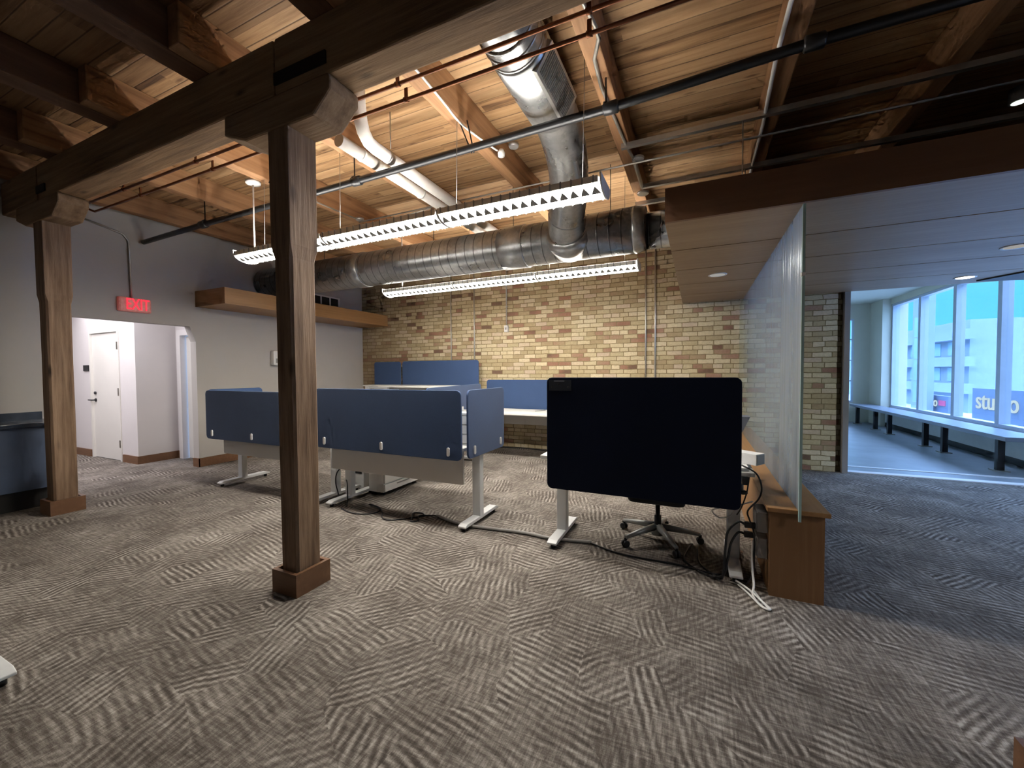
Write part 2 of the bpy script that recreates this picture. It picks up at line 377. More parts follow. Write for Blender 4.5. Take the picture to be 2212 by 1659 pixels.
def rrect(w0, w1, h0, h1, r, seg=6):
    pts = []
    for cx, cy, a in ((w1 - r, h1 - r, 0), (w0 + r, h1 - r, 90), (w0 + r, h0 + r, 180), (w1 - r, h0 + r, 270)):
        for i in range(seg + 1):
            t = math.radians(a + 90 * i / seg); pts.append((cx + r * math.cos(t), cy + r * math.sin(t)))
    return pts

def smooth_path(pts, sub=6):
    pts = [Vector(p) for p in pts]
    if len(pts) < 3: return pts
    out = []
    for i in range(len(pts) - 1):
        p0 = pts[max(i - 1, 0)]; p1 = pts[i]; p2 = pts[i + 1]; p3 = pts[min(i + 2, len(pts) - 1)]
        for k in range(sub):
            t = k / sub
            out.append(0.5 * ((2 * p1) + (-p0 + p2) * t + (2 * p0 - 5 * p1 + 4 * p2 - p3) * t * t + (-p0 + 3 * p1 - 3 * p2 + p3) * t ** 3))
    out.append(pts[-1]); return out

def tube(bm, pts, r, seg=10, smooth=0, caps=True):
    pts = smooth_path(pts, smooth) if smooth else [Vector(p) for p in pts]
    rs = r if isinstance(r, (list, tuple)) else [r] * len(pts)
    rings = []; up = None
    for i, p in enumerate(pts):
        t = (pts[min(i + 1, len(pts) - 1)] - pts[max(i - 1, 0)]).normalized()
        if up is None:
            up = Vector((0, 0, 1)) if abs(t.z) < 0.9 else Vector((1, 0, 0))
        s = t.cross(up).normalized(); up = s.cross(t).normalized()
        rings.append([bm.verts.new(p + rs[i] * (math.cos(2 * PI * k / seg) * s + math.sin(2 * PI * k / seg) * up)) for k in range(seg)])
    for a, b in zip(rings, rings[1:]):
        for k in range(seg): 
            f = bm.faces.new((a[k], a[(k + 1) % seg], b[(k + 1) % seg], b[k])); f.smooth = True
    if caps:
        bm.faces.new(rings[0][::-1]); bm.faces.new(rings[-1])
    return bm

def lathe(bm, prof, c, seg=20, axis='z'):
    rings = []
    for r, h in prof:
        ring = []
        for k in range(seg):
            a = 2 * PI * k / seg
            o = {'z': (r * math.cos(a), r * math.sin(a), h), 'x': (h, r * math.cos(a), r * math.sin(a)), 'y': (r * math.cos(a), h, r * math.sin(a))}[axis]
            ring.append(bm.verts.new(Vector(c) + Vector(o)))
        rings.append(ring)
    for a, b in zip(rings, rings[1:]):
        for k in range(seg):
            f = bm.faces.new((a[k], a[(k + 1) % seg], b[(k + 1) % seg], b[k])); f.smooth = True
    bm.faces.new(rings[0][::-1]); bm.faces.new(rings[-1])
    bmesh.ops.recalc_face_normals(bm, faces=bm.faces[:])
    return bm

def obj(name, bm, mat, parent=None, bevel=0.0):
    """link a bmesh built in WORLD coordinates as one mesh object (shifted into the parent's frame)"""
    me = D.meshes.new(name)
    off = Vector((0, 0, 0))
    p = parent
    while p is not None:
        off += p.location; p = p.parent
    if parent is None:
        pass
    bm.to_mesh(me); bm.free()
    if parent is not None: me.transform(Matrix.Translation(-off))
    me.materials.append(M[mat] if isinstance(mat, str) else mat)
    o = D.objects.new(name, me); COL.objects.link(o)
    if parent is not None: o.parent = parent
    if bevel:
        bv = o.modifiers.new('soft_edges', 'BEVEL'); bv.width = bevel; bv.segments = 2; bv.limit_method = 'ANGLE'
    return o

def thing(name, label, cat, loc=(0, 0, 0), group=None):
    o = D.objects.new(name, None); COL.objects.link(o); o.location = loc; o.empty_display_size = 0.1
    o['label'] = label; o['category'] = cat
    if group: o['group'] = group
    return o

def tag(o, label, cat, group=None, kind=None):
    o['label'] = label; o['category'] = cat
    if group: o['group'] = group
    if kind: o['kind'] = kind
    return o

def struct(name, bm, mat, parent=None, bevel=0.0):
    o = obj(name, bm, mat, parent, bevel)
    if parent is None: o['kind'] = 'structure'
    return o

def dup(o, parent=None):
    c = o.copy(); COL.objects.link(c)
    if parent is not None: c.parent = parent
    for ch in list(o.children): dup(ch, c)
    return c

def text_bm(s, size, extrude, bold=0.0):
    cu = D.curves.new('lettering', 'FONT'); cu.body = s; cu.size = size; cu.extrude = extrude; cu.offset = bold
    cu.align_x = 'CENTER'; cu.align_y = 'CENTER'
    t = D.objects.new('lettering', cu); COL.objects.link(t)
    bpy.context.view_layer.update()
    me = D.meshes.new_from_object(t)
    bm = B(); bm.from_mesh(me)
    D.objects.remove(t); D.curves.remove(cu); D.meshes.remove(me)
    return bm

CEIL = 3.715
JB = 3.45          # joist underside = girder top
GB = 3.11          # girder underside
# ------------------------------------------------------------------ setting
struct('floor', box(B(), -7.2, 6.2, -4.6, 6.87, -0.1, 0.0), 'carpet')
struct('ceiling', box(B(), -7.0, 6.2, 1.8, 7.1, CEIL, CEIL + 0.06), 'planks')
struct('ceiling', box(B(), -7.0, 6.2, -4.6, 1.8, CEIL, CEIL + 0.06), 'planks_shaded')
# brick back wall, notched for the vestibule opening
struct('wall_back', prism(B(), [(-6.9, 0), (1.72, 0), (1.72, 2.52), (6.2, 2.52), (6.2, CEIL), (-6.9, CEIL)], 'y', 6.82, 7.1), 'brick')
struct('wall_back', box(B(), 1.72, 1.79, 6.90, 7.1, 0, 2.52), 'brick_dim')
# left wall: one leaf with a chamfered opening into the hall
LX = -6.8
struct('wall_left', prism(B(), [(-4.6, 0), (2.0, 0), (2.0, 2.1), (3.44, 2.1), (3.515, 1.88), (3.515, 0), (6.82, 0), (6.82, CEIL), (-4.6, CEIL)], 'x', LX - 0.14, LX), 'white_wall')
struct('wall_front', box(B(), -7.2, 6.2, -4.75, -4.6, 0, CEIL), 'grey_wall')
struct('wall_right', box(B(), 6.0, 6.2, -4.6, 6.82, 0, 0.5), 'grey_wall')
struct('wall_right', box(B(), 6.0, 6.2, -4.6, 6.82, 2.6, CEIL), 'grey_wall')
struct('wall_right', box(B(), 6.0, 6.2, -4.6, 2.4, 0.5, 2.6), 'grey_wall')
struct('wall_right', box(B(), 6.0, 6.2, 6.2, 6.82, 0.5, 2.6), 'grey_wall')
w = struct('window_7', prism(B(), [(2.4, 0.5), (6.2, 0.5), (6.2, 0.56), (2.46, 0.56), (2.46, 2.54), (6.14, 2.54), (6.14, 0.56), (6.2, 0.56), (6.2, 2.6), (2.4, 2.6)], 'x', 6.05, 6.12), 'frame_alu')  # unseen window added to bring daylight onto the right floor
struct('pane', box(B(), 6.08, 6.085, 2.46, 6.14, 0.56, 2.54), 'glass', w)
def baseb(name, x0, x1, y0, y1, mat='base', h=0.13): struct(name, box(B(), x0, x1, y0, y1, 0, h), mat)
baseb('baseboard_left', LX, LX + 0.018, 3.5, 6.82)
baseb('baseboard_left', LX - 0.13, LX + 0.018, 3.497, 3.515)
baseb('baseboard_left', LX, LX + 0.018, 1.0, 2.0)
# hall beyond the opening
HX = -7.89
struct('floor', box(B(), -11.6, -7.2, -0.2, 6.0, -0.1, 0.0), 'carpet')
struct('wall_hall_far', prism(B(), [(-11.6, 0), (-9.36, 0), (-9.36, 2.12), (-8.37, 2.12), (-8.37, 0), (HX, 0), (HX, 2.6), (-11.6, 2.6)], 'y', 3.24, 3.36), 'hall_wall')
struct('wall_hall_side', box(B(), HX - 0.1, HX, 3.36, 3.86, 0, 2.6), 'hall_wall')
struct('wall_hall_end', prism(B(), [(HX, 0), (-7.74, 0), (-7.74, 2.06), (-7.0, 2.06), (-7.0, 0), (-6.94, 0), (-6.94, 2.6), (HX, 2.6)], 'y', 3.78, 3.9), 'hall_wall')
struct('wall_hall_left', box(B(), -11.7, -11.6, -0.2, 3.36, 0, 2.6), 'hall_wall')
struct('wall_hall_front', box(B(), -11.6, -6.94, -0.3, -0.2, 0, 2.6), 'hall_wall')
struct('ceiling_hall', box(B(), -11.7, -6.94, -0.3, 3.95, 2.6, 2.66), 'hall_wall')
baseb('baseboard_hall', -11.6, -9.40, 3.222, 3.24, 'base', 0.12)
baseb('baseboard_hall', -8.33, HX + 0.018, 3.222, 3.24, 'base', 0.12)
baseb('baseboard_hall', HX, HX + 0.018, 3.24, 3.78, 'base', 0.12)
baseb('baseboard_hall', HX + 0.018, -7.78, 3.762, 3.78, 'base', 0.12)
# hall door one: white slab, lever, three hinges, painted frame
d1 = struct('door_1', box(B(), -9.32, -8.41, 3.255, 3.30, 0.008, 2.08), 'door')
struct('door_frame', prism(B(), [(-9.36, 0), (-9.32, 0), (-9.32, 2.085), (-8.41, 2.085), (-8.41, 0), (-8.37, 0), (-8.37, 2.12), (-9.36, 2.12)], 'y', 3.225, 3.33), 'door', d1)
for z in (0.28, 1.12, 1.86):
    struct('hinge', box(B(), -8.425, -8.385, 3.222, 3.262, z - 0.06, z + 0.06), 'brass', d1)
bm = B(); lathe(bm, [(0.03, 0), (0.03, -0.012)], (-9.24, 3.255, 0.97), 14, 'y'); tube(bm, [(-9.24, 3.245, 0.97), (-9.24, 3.205, 0.97), (-9.36, 3.2, 0.97)], 0.011, 8)
struct('door_handle', bm, 'black', d1)
struct('deadbolt', lathe(B(), [(0.024, 0), (0.024, -0.02)], (-9.24, 3.255, 1.09), 14, 'y'), 'black', d1)
tag(obj('room_sign', box(B(), -9.58, -9.40, 3.222, 3.238, 1.46, 1.56, 0.004), 'black'), 'small black plaque on the hall wall left of the white door', 'sign')
# hall door two, mostly hidden by the jamb
d2 = struct('door_2', box(B(), -7.68, -7.06, 3.83, 3.87, 0.008, 2.02), 'door')
struct('door_frame', prism(B(), [(-7.80, 0), (-7.70, 0), (-7.70, 2.03), (-7.04, 2.03), (-7.04, 0), (-6.96, 0), (-6.96, 2.12), (-7.80, 2.12)], 'y', 3.745, 3.84), 'trim_white', d2)
tag(obj('door_closer', box(B(), -7.42, -7.12, 3.775, 3.825, 1.93, 2.0, 0.006), 'grey_box'), 'grey door closer at the head of the narrow hall door', 'door closer')

# vestibule
VX = 4.3
struct('floor', box(B(), 1.6, 8.0, 6.87, 13.8, -0.1, -0.004), 'vest_floor')
struct('trim_threshold', box(B(), 1.85, 6.0, 6.86, 6.98, -0.02, 0.012), 'trim_white')
struct('trim_threshold', box(B(), 1.85, 6.0, 7.30, 7.36, -0.02, 0.004), 'trim_white')
struct('trim_opening', box(B(), 1.79, 1.85, 6.80, 7.12, 0, 2.52), 'trim_grey')
struct('wall_vestibule_left', box(B(), 1.65, 1.85, 7.12, 13.6, 0, 3.3), 'cream_wall')
struct('wall_vestibule_far', prism(B(), [(1.65, 0), (3.55, 0), (3.55, 2.75), (3.78, 2.75), (3.78, 0.52), (3.55, 0.52), (3.55, 0), (VX + 0.3, 0), (VX + 0.3, 3.3), (1.65, 3.3)], 'y', 13.6, 13.75), 'cream_wall')
struct('wall_vestibule_pier', box(B(), 4.12, VX + 0.3, 12.85, 13.6, 0, 3.3), 'cream_wall')
struct('ceiling_vestibule', box(B(), 1.65, VX + 0.3, 6.82, 13.75, 3.12, 3.3), 'cream_wall')
struct('wall_vestibule_sill', box(B(), VX - 0.03, VX + 0.2, 7.0, 12.85, 0, 0.44), 'heater')
struct('trim_sill', box(B(), VX - 0.12, VX + 0.2, 7.0, 12.85, 0.44, 0.47), 'frame_alu')
struct('wall_vestibule_head', box(B(), VX - 0.02, VX + 0.2, 7.0, 12.85, 2.98, 3.3), 'cream_wall')
wy = [12.85, 11.5, 10.2, 8.97, 7.75, 7.0]
for i in range(5):
    a, b_ = wy[i + 1], wy[i]
    w = struct('window_%d' % (i + 1), prism(B(), [(a + 0.0, 0.47), (b_, 0.47), (b_, 0.53), (a + 0.05, 0.53), (a + 0.05, 2.93), (b_ - 0.05, 2.93), (b_ - 0.05, 0.53), (b_, 0.53), (b_, 2.98), (a, 2.98)], 'x', VX, VX + 0.13), 'frame_alu')
    struct('pane', box(B(), VX + 0.06, VX + 0.068, a + 0.05, b_ - 0.05, 0.53, 2.93), 'glass', w)
w = struct('window_6', prism(B(), [(3.55, 0.52), (3.78, 0.52), (3.78, 2.75), (3.74, 2.75), (3.74, 0.57), (3.59, 0.57), (3.59, 2.71), (3.74, 2.71), (3.74, 2.75), (3.55, 2.75)], 'y', 13.6, 13.7), 'frame_alu')
for z in (1.1, 1.65, 2.2): struct('glazing_bar', box(B(), 3.59, 3.74, 13.62, 13.66, z - 0.015, z + 0.015), 'frame_alu', w)
struct('pane', box(B(), 3.59, 3.74, 13.64, 13.645, 0.57, 2.71), 'glass', w)

# ------------------------------------------------------------------ timber frame
strap_pts = None
def girder(x0, x1, label, strap=None):
    g = thing('timber_girder', label, 'girder', ((x0 + x1) / 2, 1.8, GB), 'timber girders end to end over the columns')
    obj('beam', box(B(), x0, x1, 1.70, 1.905, GB, JB), 'girder', g, 0.012)
    if strap: obj('steel_strap', box(B(), strap[0], strap[1], 1.688, 1.700, 3.163, 3.233), 'steel_dark', g)
girder(-6.79, -5.885, 'short rough timber girder between white wall and leftmost column')
girder(-5.875, -2.385, 'long rough timber girder between the two visible columns', (-5.87, -5.68))
girder(-2.375, 1.115, 'rough timber girder running right from the middle column over the round duct', (-2.37, -1.93))

def column(xc, label, dx0, dx1):
    c = thing('timber_column', label, 'column', (xc, 1.8, 0), 'square timber columns')
    bm = B()
    x0, x1, y0, y1 = xc + dx0, xc + dx1, 1.715, 1.89
    # chamfered shaft with a square head
    def ring(z, g, ch):
        xa, xb, ya, yb = x0 - g, x1 + g, y0 - g, y1 + g
        return [bm.verts.new(p) for p in ((xa + ch, ya, z), (xb - ch, ya, z), (xb, ya + ch, z), (xb, yb - ch, z), (xb - ch, yb, z), (xa + ch, yb, z), (xa, yb - ch, z), (xa, ya + ch, z))]
    rs = [ring(0.0, 0, 0.014), ring(0.9, 0.003, 0.016), ring(1.6, 0.001, 0.014), ring(2.12, 0.003, 0.016), ring(2.2, 0.012, 0.004), ring(2.905, 0.014, 0.004)]
    for a, b_ in zip(rs, rs[1:]):
        for k in range(8): bm.faces.new((a[k], a[(k + 1) % 8], b_[(k + 1) % 8], b_[k]))
    bm.faces.new(rs[0][::-1]); bm.faces.new(rs[-1])
    bmesh.ops.recalc_face_normals(bm, faces=bm.faces[:])
    obj('post', bm, 'post', c)
    bm = B()
    for a in ((x0 - 0.035, x1 + 0.035, 1.675, 1.699), (x0 - 0.035, x1 + 0.035, 1.906, 1.93), (x0 - 0.035, x0 - 0.011, 1.699, 1.906), (x1 + 0.011, x1 + 0.035, 1.699, 1.906)):
        box(bm, *a, 0, 0.145)
    bmesh.ops.remove_doubles(bm, verts=bm.verts[:], dist=0.0005)
    obj('base_trim', bm, 'base', c)
    bm = B()
    prism(bm, [(xc - 0.51, GB), (xc - 0.515, 2.985), (xc - 0.30, 2.905), (xc + 0.325, 2.905), (xc + 0.465, 3.02), (xc + 0.465, 3.085), (xc + 0.45, GB)], 'y', 1.695, 1.915)
    obj('bolster', bm, 'bolster', c, 0.012)
    return c
column(-2.37, 'middle square timber column with chamfered bolster and brown base box', -0.07, 0.085)
column(-5.89, 'leftmost square timber column beside the blue counter and hall opening', -0.10, 0.07)
column(1.095, 'rightmost timber column, only its brown base corner shows', -0.07, 0.085)

JX = [-6.56, -5.38, -4.21, -2.99, -1.815, -0.63, 0.53, 1.57, 2.75, 3.9, 5.05]
jl = ['against the white wall', 'second from the white wall', 'beside the pendant canopy left of the middle column', 'above the two white pipes',
      'carrying the thin white cable, left of the round duct', 'just right of the round duct, carrying conduit', 'with white conduit along its lower edge',
      'in the dark right bay, over the wooden canopy', 'second beyond the wooden canopy edge', 'third beyond the wooden canopy edge', 'at the far right']
for x, t in list(zip(JX, jl))[:8]:
    j = thing('ceiling_joist', 'orange timber joist ' + t, 'joist', (x, 4.1, JB), 'joists on the brick wall side of the girder')
    obj('beam', box(B(), x - 0.06, x + 0.06, 1.47, 6.82, JB, CEIL), 'joist', j, 0.008)
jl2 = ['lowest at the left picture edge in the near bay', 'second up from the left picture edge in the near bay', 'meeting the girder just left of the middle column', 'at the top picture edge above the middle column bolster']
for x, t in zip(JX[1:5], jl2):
    j = thing('ceiling_joist', 'shade-darkened timber joist ' + t, 'joist', (x - 0.15, -1.3, JB), 'joists on the near side of the girder')
    obj('beam', box(B(), x - 0.25, x - 0.062, -4.6, 1.93, JB, CEIL), 'joist_shaded', j, 0.008)

# ------------------------------------------------------------------ ceiling services
def zig(pts, r, mat, name, label, cat, seg=12, smooth=0, group=None):
    return tag(obj(name, tube(B(), pts, r, seg, smooth), mat), label, cat, group)
# sprinkler main, hung under the joists
sp = thing('sprinkler_pipe', 'long black steel sprinkler main crossing under the joists', 'pipe', (-2.9, 2.9, 3.2))
obj('pipe', tube(B(), [(-6.74, 2.9, 3.162), (-5.4, 2.9, 3.185), (-2.9, 2.9, 3.205), (-0.56, 2.9, 3.235), (0.62, 2.9, 3.29), (5.9, 2.9, 3.30)], 0.030, 14), 'black_steel', sp)
for x, z in ((-5.38, 3.185), (-2.93, 3.205), (-0.56, 3.235), (0.6, 3.288)):
    obj('coupling', lathe(B(), [(0.031, -0.055), (0.043, -0.045), (0.043, 0.045), (0.031, 0.055)], (x, 2.9, z), 14, 'x'), 'black_steel', sp)
for x, z in ((-5.38, 3.185), (-2.99, 3.205), (-0.63, 3.235), (1.57, 3.29)):
    bm = B()
    bmesh.ops.create_cone(bm, segments=10, radius1=0.006, radius2=0.006, depth=JB - z - 0.05, cap_ends=True, matrix=Matrix.Translation((x + 0.035, 2.9, (JB + z + 0.05) / 2)))
    lathe(bm, [(0.033, -0.012), (0.040, -0.012), (0.040, 0.012), (0.033, 0.012)], (x + 0.035, 2.9, z + 0.01), 16, 'x')
    obj('ring_hanger', bm, 'black_steel', sp)
bm = B(); tube(bm, [(-1.79, 2.9, 3.45), (-1.68, 2.9, 3.18)], 0.006, 6); tube(bm, [(-1.72, 2.9, 3.45), (-1.66, 2.9, 3.18)], 0.006, 6)
obj('wire_hanger', bm, 'black_steel', sp)
# two copper lines behind the girder
for k, (y, z, lab) in enumerate(((2.03, 3.185, 'upper thin copper pipe close behind the timber girder'), (2.16, 3.18, 'lower thin copper pipe a hand away from the girder'))):
    t = thing('copper_pipe', lab, 'pipe', (-2, y, z))
    pts = [(-5.9 - 0.05 * k, y, z), (5.8, y, z)]
    if k == 0: pts = [(-5.95, y, z), (5.8, y, z)]
    else: pts = [(-6.0, y - 0.13, z + 0.1), (-6.02, y - 0.06, z + 0.02), (-6.0, y, z), (5.8, y, z)]
    obj('pipe', tube(B(), pts, 0.0115, 10), 'copper', t)
    for x in (-5.05, -3.85, -1.70 - 0.04 * k, -0.50 - 0.03 * k, 0.66, 1.7):
        bm = B(); box(bm, x - 0.012, x + 0.012, y - 0.004, y + 0.004, z + 0.008, z + 0.075); lathe(bm, [(0.017, -0.015), (0.017, 0.015)], (x, y, z), 10, 'x')
        obj('pipe_clip', bm, 'copper', t)
# white drain pipes
t = thing('drain_pipe', 'left white pipe running under the joist, cut end by the column', 'pipe', (-2.72, 4.5, 3.33))
obj('pipe', tube(B(), [(-2.715, 2.50, 3.328), (-2.745, 6.82, 3.328)], 0.052, 18), 'pvc', t)
for y in (2.75, 3.6, 4.6): obj('pipe_strap', lathe(B(), [(0.054, -0.012), (0.057, -0.012), (0.057, 0.012), (0.054, 0.012)], (-2.715 - 0.03 * (y - 2.5) / 4.3, y, 3.328), 18, 'y'), 'white_plastic', t)
t = thing('drain_pipe', 'right white pipe with an elbow rising to the ceiling, yellow tag', 'pipe', (-2.6, 4.5, 3.33))
obj('pipe', tube(B(), [(-2.515, 2.52, CEIL), (-2.52, 2.53, 3.6), (-2.52, 2.55, 3.46), (-2.523, 2.58, 3.39), (-2.527, 2.64, 3.338), (-2.53, 2.72, 3.328), (-2.57, 6.82, 3.328)], 0.054, 18), 'pvc', t)
obj('pipe_tag', box(B(), -2.592, -2.575, 2.93, 3.05, 3.315, 3.372, 0.003), 'yellow', t)
obj('hanger_rod', tube(B(), [(-2.50, 2.88, 3.395), (-2.50, 2.88, CEIL)], 0.005, 6), 'conduit', t)
obj('pipe_strap', lathe(B(), [(0.0555, -0.014), (0.059, -0.014), (0.059, 0.014), (0.0555, 0.014)], (-2.53, 2.88, 3.328), 18, 'y'), 'strut', t)

# round main duct with couplers, and the branch with its grille
RD = 0.245; DY, DZ = 4.64, 2.945
du = thing('round_duct', 'large galvanised round duct running along the brick wall into the white wall', 'duct', (-3.5, DY, DZ))
bm = B(); lathe(bm, [(RD, 0.0), (RD, 6.16)], (-6.80, DY, DZ), 40, 'x'); obj('duct_pipe', bm, 'duct_x', du)
for x0, w in ((-4.67, 0.17), (-2.23, 0.32), (-1.93, 0.03)):
    obj('coupler', lathe(B(), [(RD + 0.001, 0), (RD + 0.012, 0.006), (RD + 0.012, w - 0.006), (RD + 0.001, w)], (x0, DY, DZ), 40, 'x'), 'duct', du)
obj('end_cap', lathe(B(), [(RD + 0.004, 0.0), (RD + 0.006, 0.02), (RD * 0.92, 0.13)], (-0.64, DY, DZ), 40, 'x'), 'duct', du)
obj('tail_pipe', lathe(B(), [(RD * 0.80, 0.0), (RD * 0.80, 0.9)], (-0.51, DY + 0.1, DZ), 36, 'x'), 'duct_x', du)
for x in (-5.4, -3.3, -2.1, -0.9):
    obj('hanger_wire', tube(B(), [(x, DY, DZ + RD), (x, DY, CEIL)], 0.004, 6), 'black_steel', du)
br = thing('branch_duct', 'galvanised branch duct along the ceiling bending down into the main duct', 'duct', (-1.1, 3.0, 3.6))
hq = lambda x, y, z: (x * 0.975, y * 0.975, 1.4 + (z - 1.4) * 0.975)
pth = smooth_path([hq(-1.10, 2.13, 3.755), hq(-1.10, 2.13, 3.71), hq(-1.10, 2.16, 3.65), hq(-1.10, 2.28, 3.585), hq(-1.102, 2.6, 3.57), hq(-1.105, 3.2, 3.57), hq(-1.115, 3.52, 3.51), hq(-1.14, 3.80, 3.36), (-1.19, 3.98, 3.16), (-1.28, 4.20, 3.04)], 8)
obj('duct_pipe', tube(B(), pth, 0.185, 32), 'duct', br)
obj('take_off', tube(B(), smooth_path([(-1.27, 4.18, 3.075), (-1.315, 4.31, 2.985), (-1.34, 4.46, 2.93)], 6), 0.196, 32), 'duct', br)
obj('saddle', tube(B(), [(-1.33, 4.375, 2.955), (-1.335, 4.42, 2.93), (-1.345, 4.60, 2.925)], [0.212, 0.25, 0.258], 32), 'duct', br)
obj('sleeve', lathe(B(), [(0.186, 0), (0.197, 0.012), (0.197, 0.70), (0.186, 0.715)], (-1.075, 2.44, 3.516), 32, 'y'), 'duct', br)
for y in (2.26, 2.34, 2.42): obj('band', lathe(B(), [(0.186, 0), (0.192, 0.006), (0.192, 0.016), (0.186, 0.022)], (-1.075, y, 3.518), 32, 'y'), 'duct', br)
def tilted(bm, deg=-32, c=(-1.075, 0, 3.516)):
    bmesh.ops.rotate(bm, verts=bm.verts[:], cent=c, matrix=Matrix.Rotation(math.radians(-deg), 3, 'Y')); return bm
gr = obj('grille', tilted(box(B(), -0.907, -0.867, 2.48, 3.06, 3.415, 3.617, 0.004)), 'strut', br)
obj('grille_mesh', tilted(box(B(), -0.868, -0.8655, 2.51, 3.03, 3.435, 3.597)), 'vent_dark', gr)
bm = B()
for i in range(24): box(bm, -0.8657, -0.864, 2.515 + i * 0.0215, 2.521 + i * 0.0215, 3.435, 3.597)
sl = obj('grille_slat', tilted(bm), 'strut', gr); sl['kind'] = 'stuff'
obj('vent_cone', lathe(B(), [(0.02, -0.13), (0.13, -0.03), (0.13, 0.02), (0.05, 0.05)], (-1.75, 5.95, 2.92), 20), 'duct', du)

# thin conduits and struts under the joists
t = thing('metal_conduit', 'thin galvanised conduit run with junction boxes crossing under the joists', 'conduit', (-2, 4.06, 3.43))
obj('conduit_tube', tube(B(), [(-4.1, 4.09, 3.402), (3.6, 4.09, 3.402)], 0.009, 8), 'conduit', t)
for x in (-4.09, -0.53): obj('junction_box', lathe(B(), [(0.05, -0.025), (0.055, -0.02), (0.055, 0.0)], (x, 4.09, 3.45), 12), 'grey_box', t)
obj('junction_box', lathe(B(), [(0.045, -0.03), (0.05, -0.02), (0.05, 0.0)], (-1.63, 3.62, 3.60), 12), 'grey_box', t)
zig([(-4.1, 4.04, 3.43), (-4.15, 2.88, 3.43)], 0.010, 'conduit', 'metal_conduit', 'thin conduit running back from the pendant canopy to a junction box', 'conduit', 8)
zig([(-3.03, 4.2, 3.44), (-4.2, 4.34, 3.44), (-4.7, 4.3, 3.44)], 0.009, 'conduit', 'metal_conduit', 'thin conduit angled across the left bay behind the middle column', 'conduit', 8)
zig([(0.482, 2.2, 3.452), (0.455, 2.75, 3.43), (0.452, 3.2, 3.43), (0.478, 3.95, 3.43), (0.482, 5.2, 3.43), (0.482, 6.8, 3.43)], 0.0135, 'white_plastic', 'metal_conduit', 'white conduit along the lower edge of the joist above the canopy corner', 'conduit', 8)
zig([(-0.60, 1.95, 3.41), (-0.585, 2.25, 3.43), (-0.56, 2.42, 3.43), (-0.56, 2.52, 3.43), (-0.625, 2.68, 3.437), (-0.64, 2.95, 3.437), (-0.60, 3.8, 3.437), (-0.575, 4.05, 3.437)], 0.013, 'conduit', 'metal_conduit', 'bent galvanised conduit under the joist right of the duct grille', 'conduit', 8)
zig([(-0.57, 4.08, 3.437), (-0.57, 4.75, 3.437)], 0.02, 'conduit', 'metal_conduit', 'short fat conduit between two strut channels under the joist', 'conduit', 8)
t = thing('white_cable', 'thin white cable slung under the joist ending in a small sensor', 'cable', (-1.8, 2.6, 3.44))
obj('cable', tube(B(), [(-1.79, 1.95, 3.44), (-1.74, 2.2, 3.44), (-1.755, 2.6, 3.437), (-1.77, 2.9, 3.43), (-1.70, 3.30, 3.43), (-1.68, 3.37, 3.43)], 0.0085, 8, 4), 'white_plastic', t)
obj('sensor', lathe(B(), [(0.012, -0.05), (0.03, -0.045), (0.034, -0.01), (0.02, 0.02)], (-1.665, 3.42, 3.44), 12), 'white_plastic', t)
for i, (x0, x1, y, lab) in enumerate(((-0.64, 3.6, 3.80, 'longest zinc strut channel, first behind the sprinkler main'), (-0.56, 3.6, 4.70, 'zinc strut channel over the middle of the canopy'), (-0.70, 1.4, 5.16, 'short looking zinc strut channel meeting the canopy corner'))):
    z = JB - 0.043
    prism_pts = [(y - 0.0205, z), (y + 0.0205, z), (y + 0.0205, JB), (y + 0.013, JB), (y + 0.013, z + 0.006), (y - 0.013, z + 0.006), (y - 0.013, JB), (y - 0.0205, JB)]
    tag(obj('strut_channel', prism(B(), prism_pts, 'x', x0, x1), 'strut'), lab, 'strut', 'strut channels under the joists')
tag(obj('round_plate', lathe(B(), [(0.06, -0.02), (0.065, -0.012), (0.065, 0)], (-0.57, 4.80, JB - 0.043), 16), 'strut'), 'small round plate under the second strut channel end', 'ceiling plate')
for x, y, lab in ((0.32, 3.8, 'thin hanger rod dropping from the first strut to the canopy, left'), (0.42, 4.70, 'thin hanger rod from the middle strut to the canopy')):
    tag(obj('hanger_rod', tube(B(), [(x, y, JB - 0.04), (x, y, 2.67)], 0.005, 6), 'strut'), lab, 'rod')

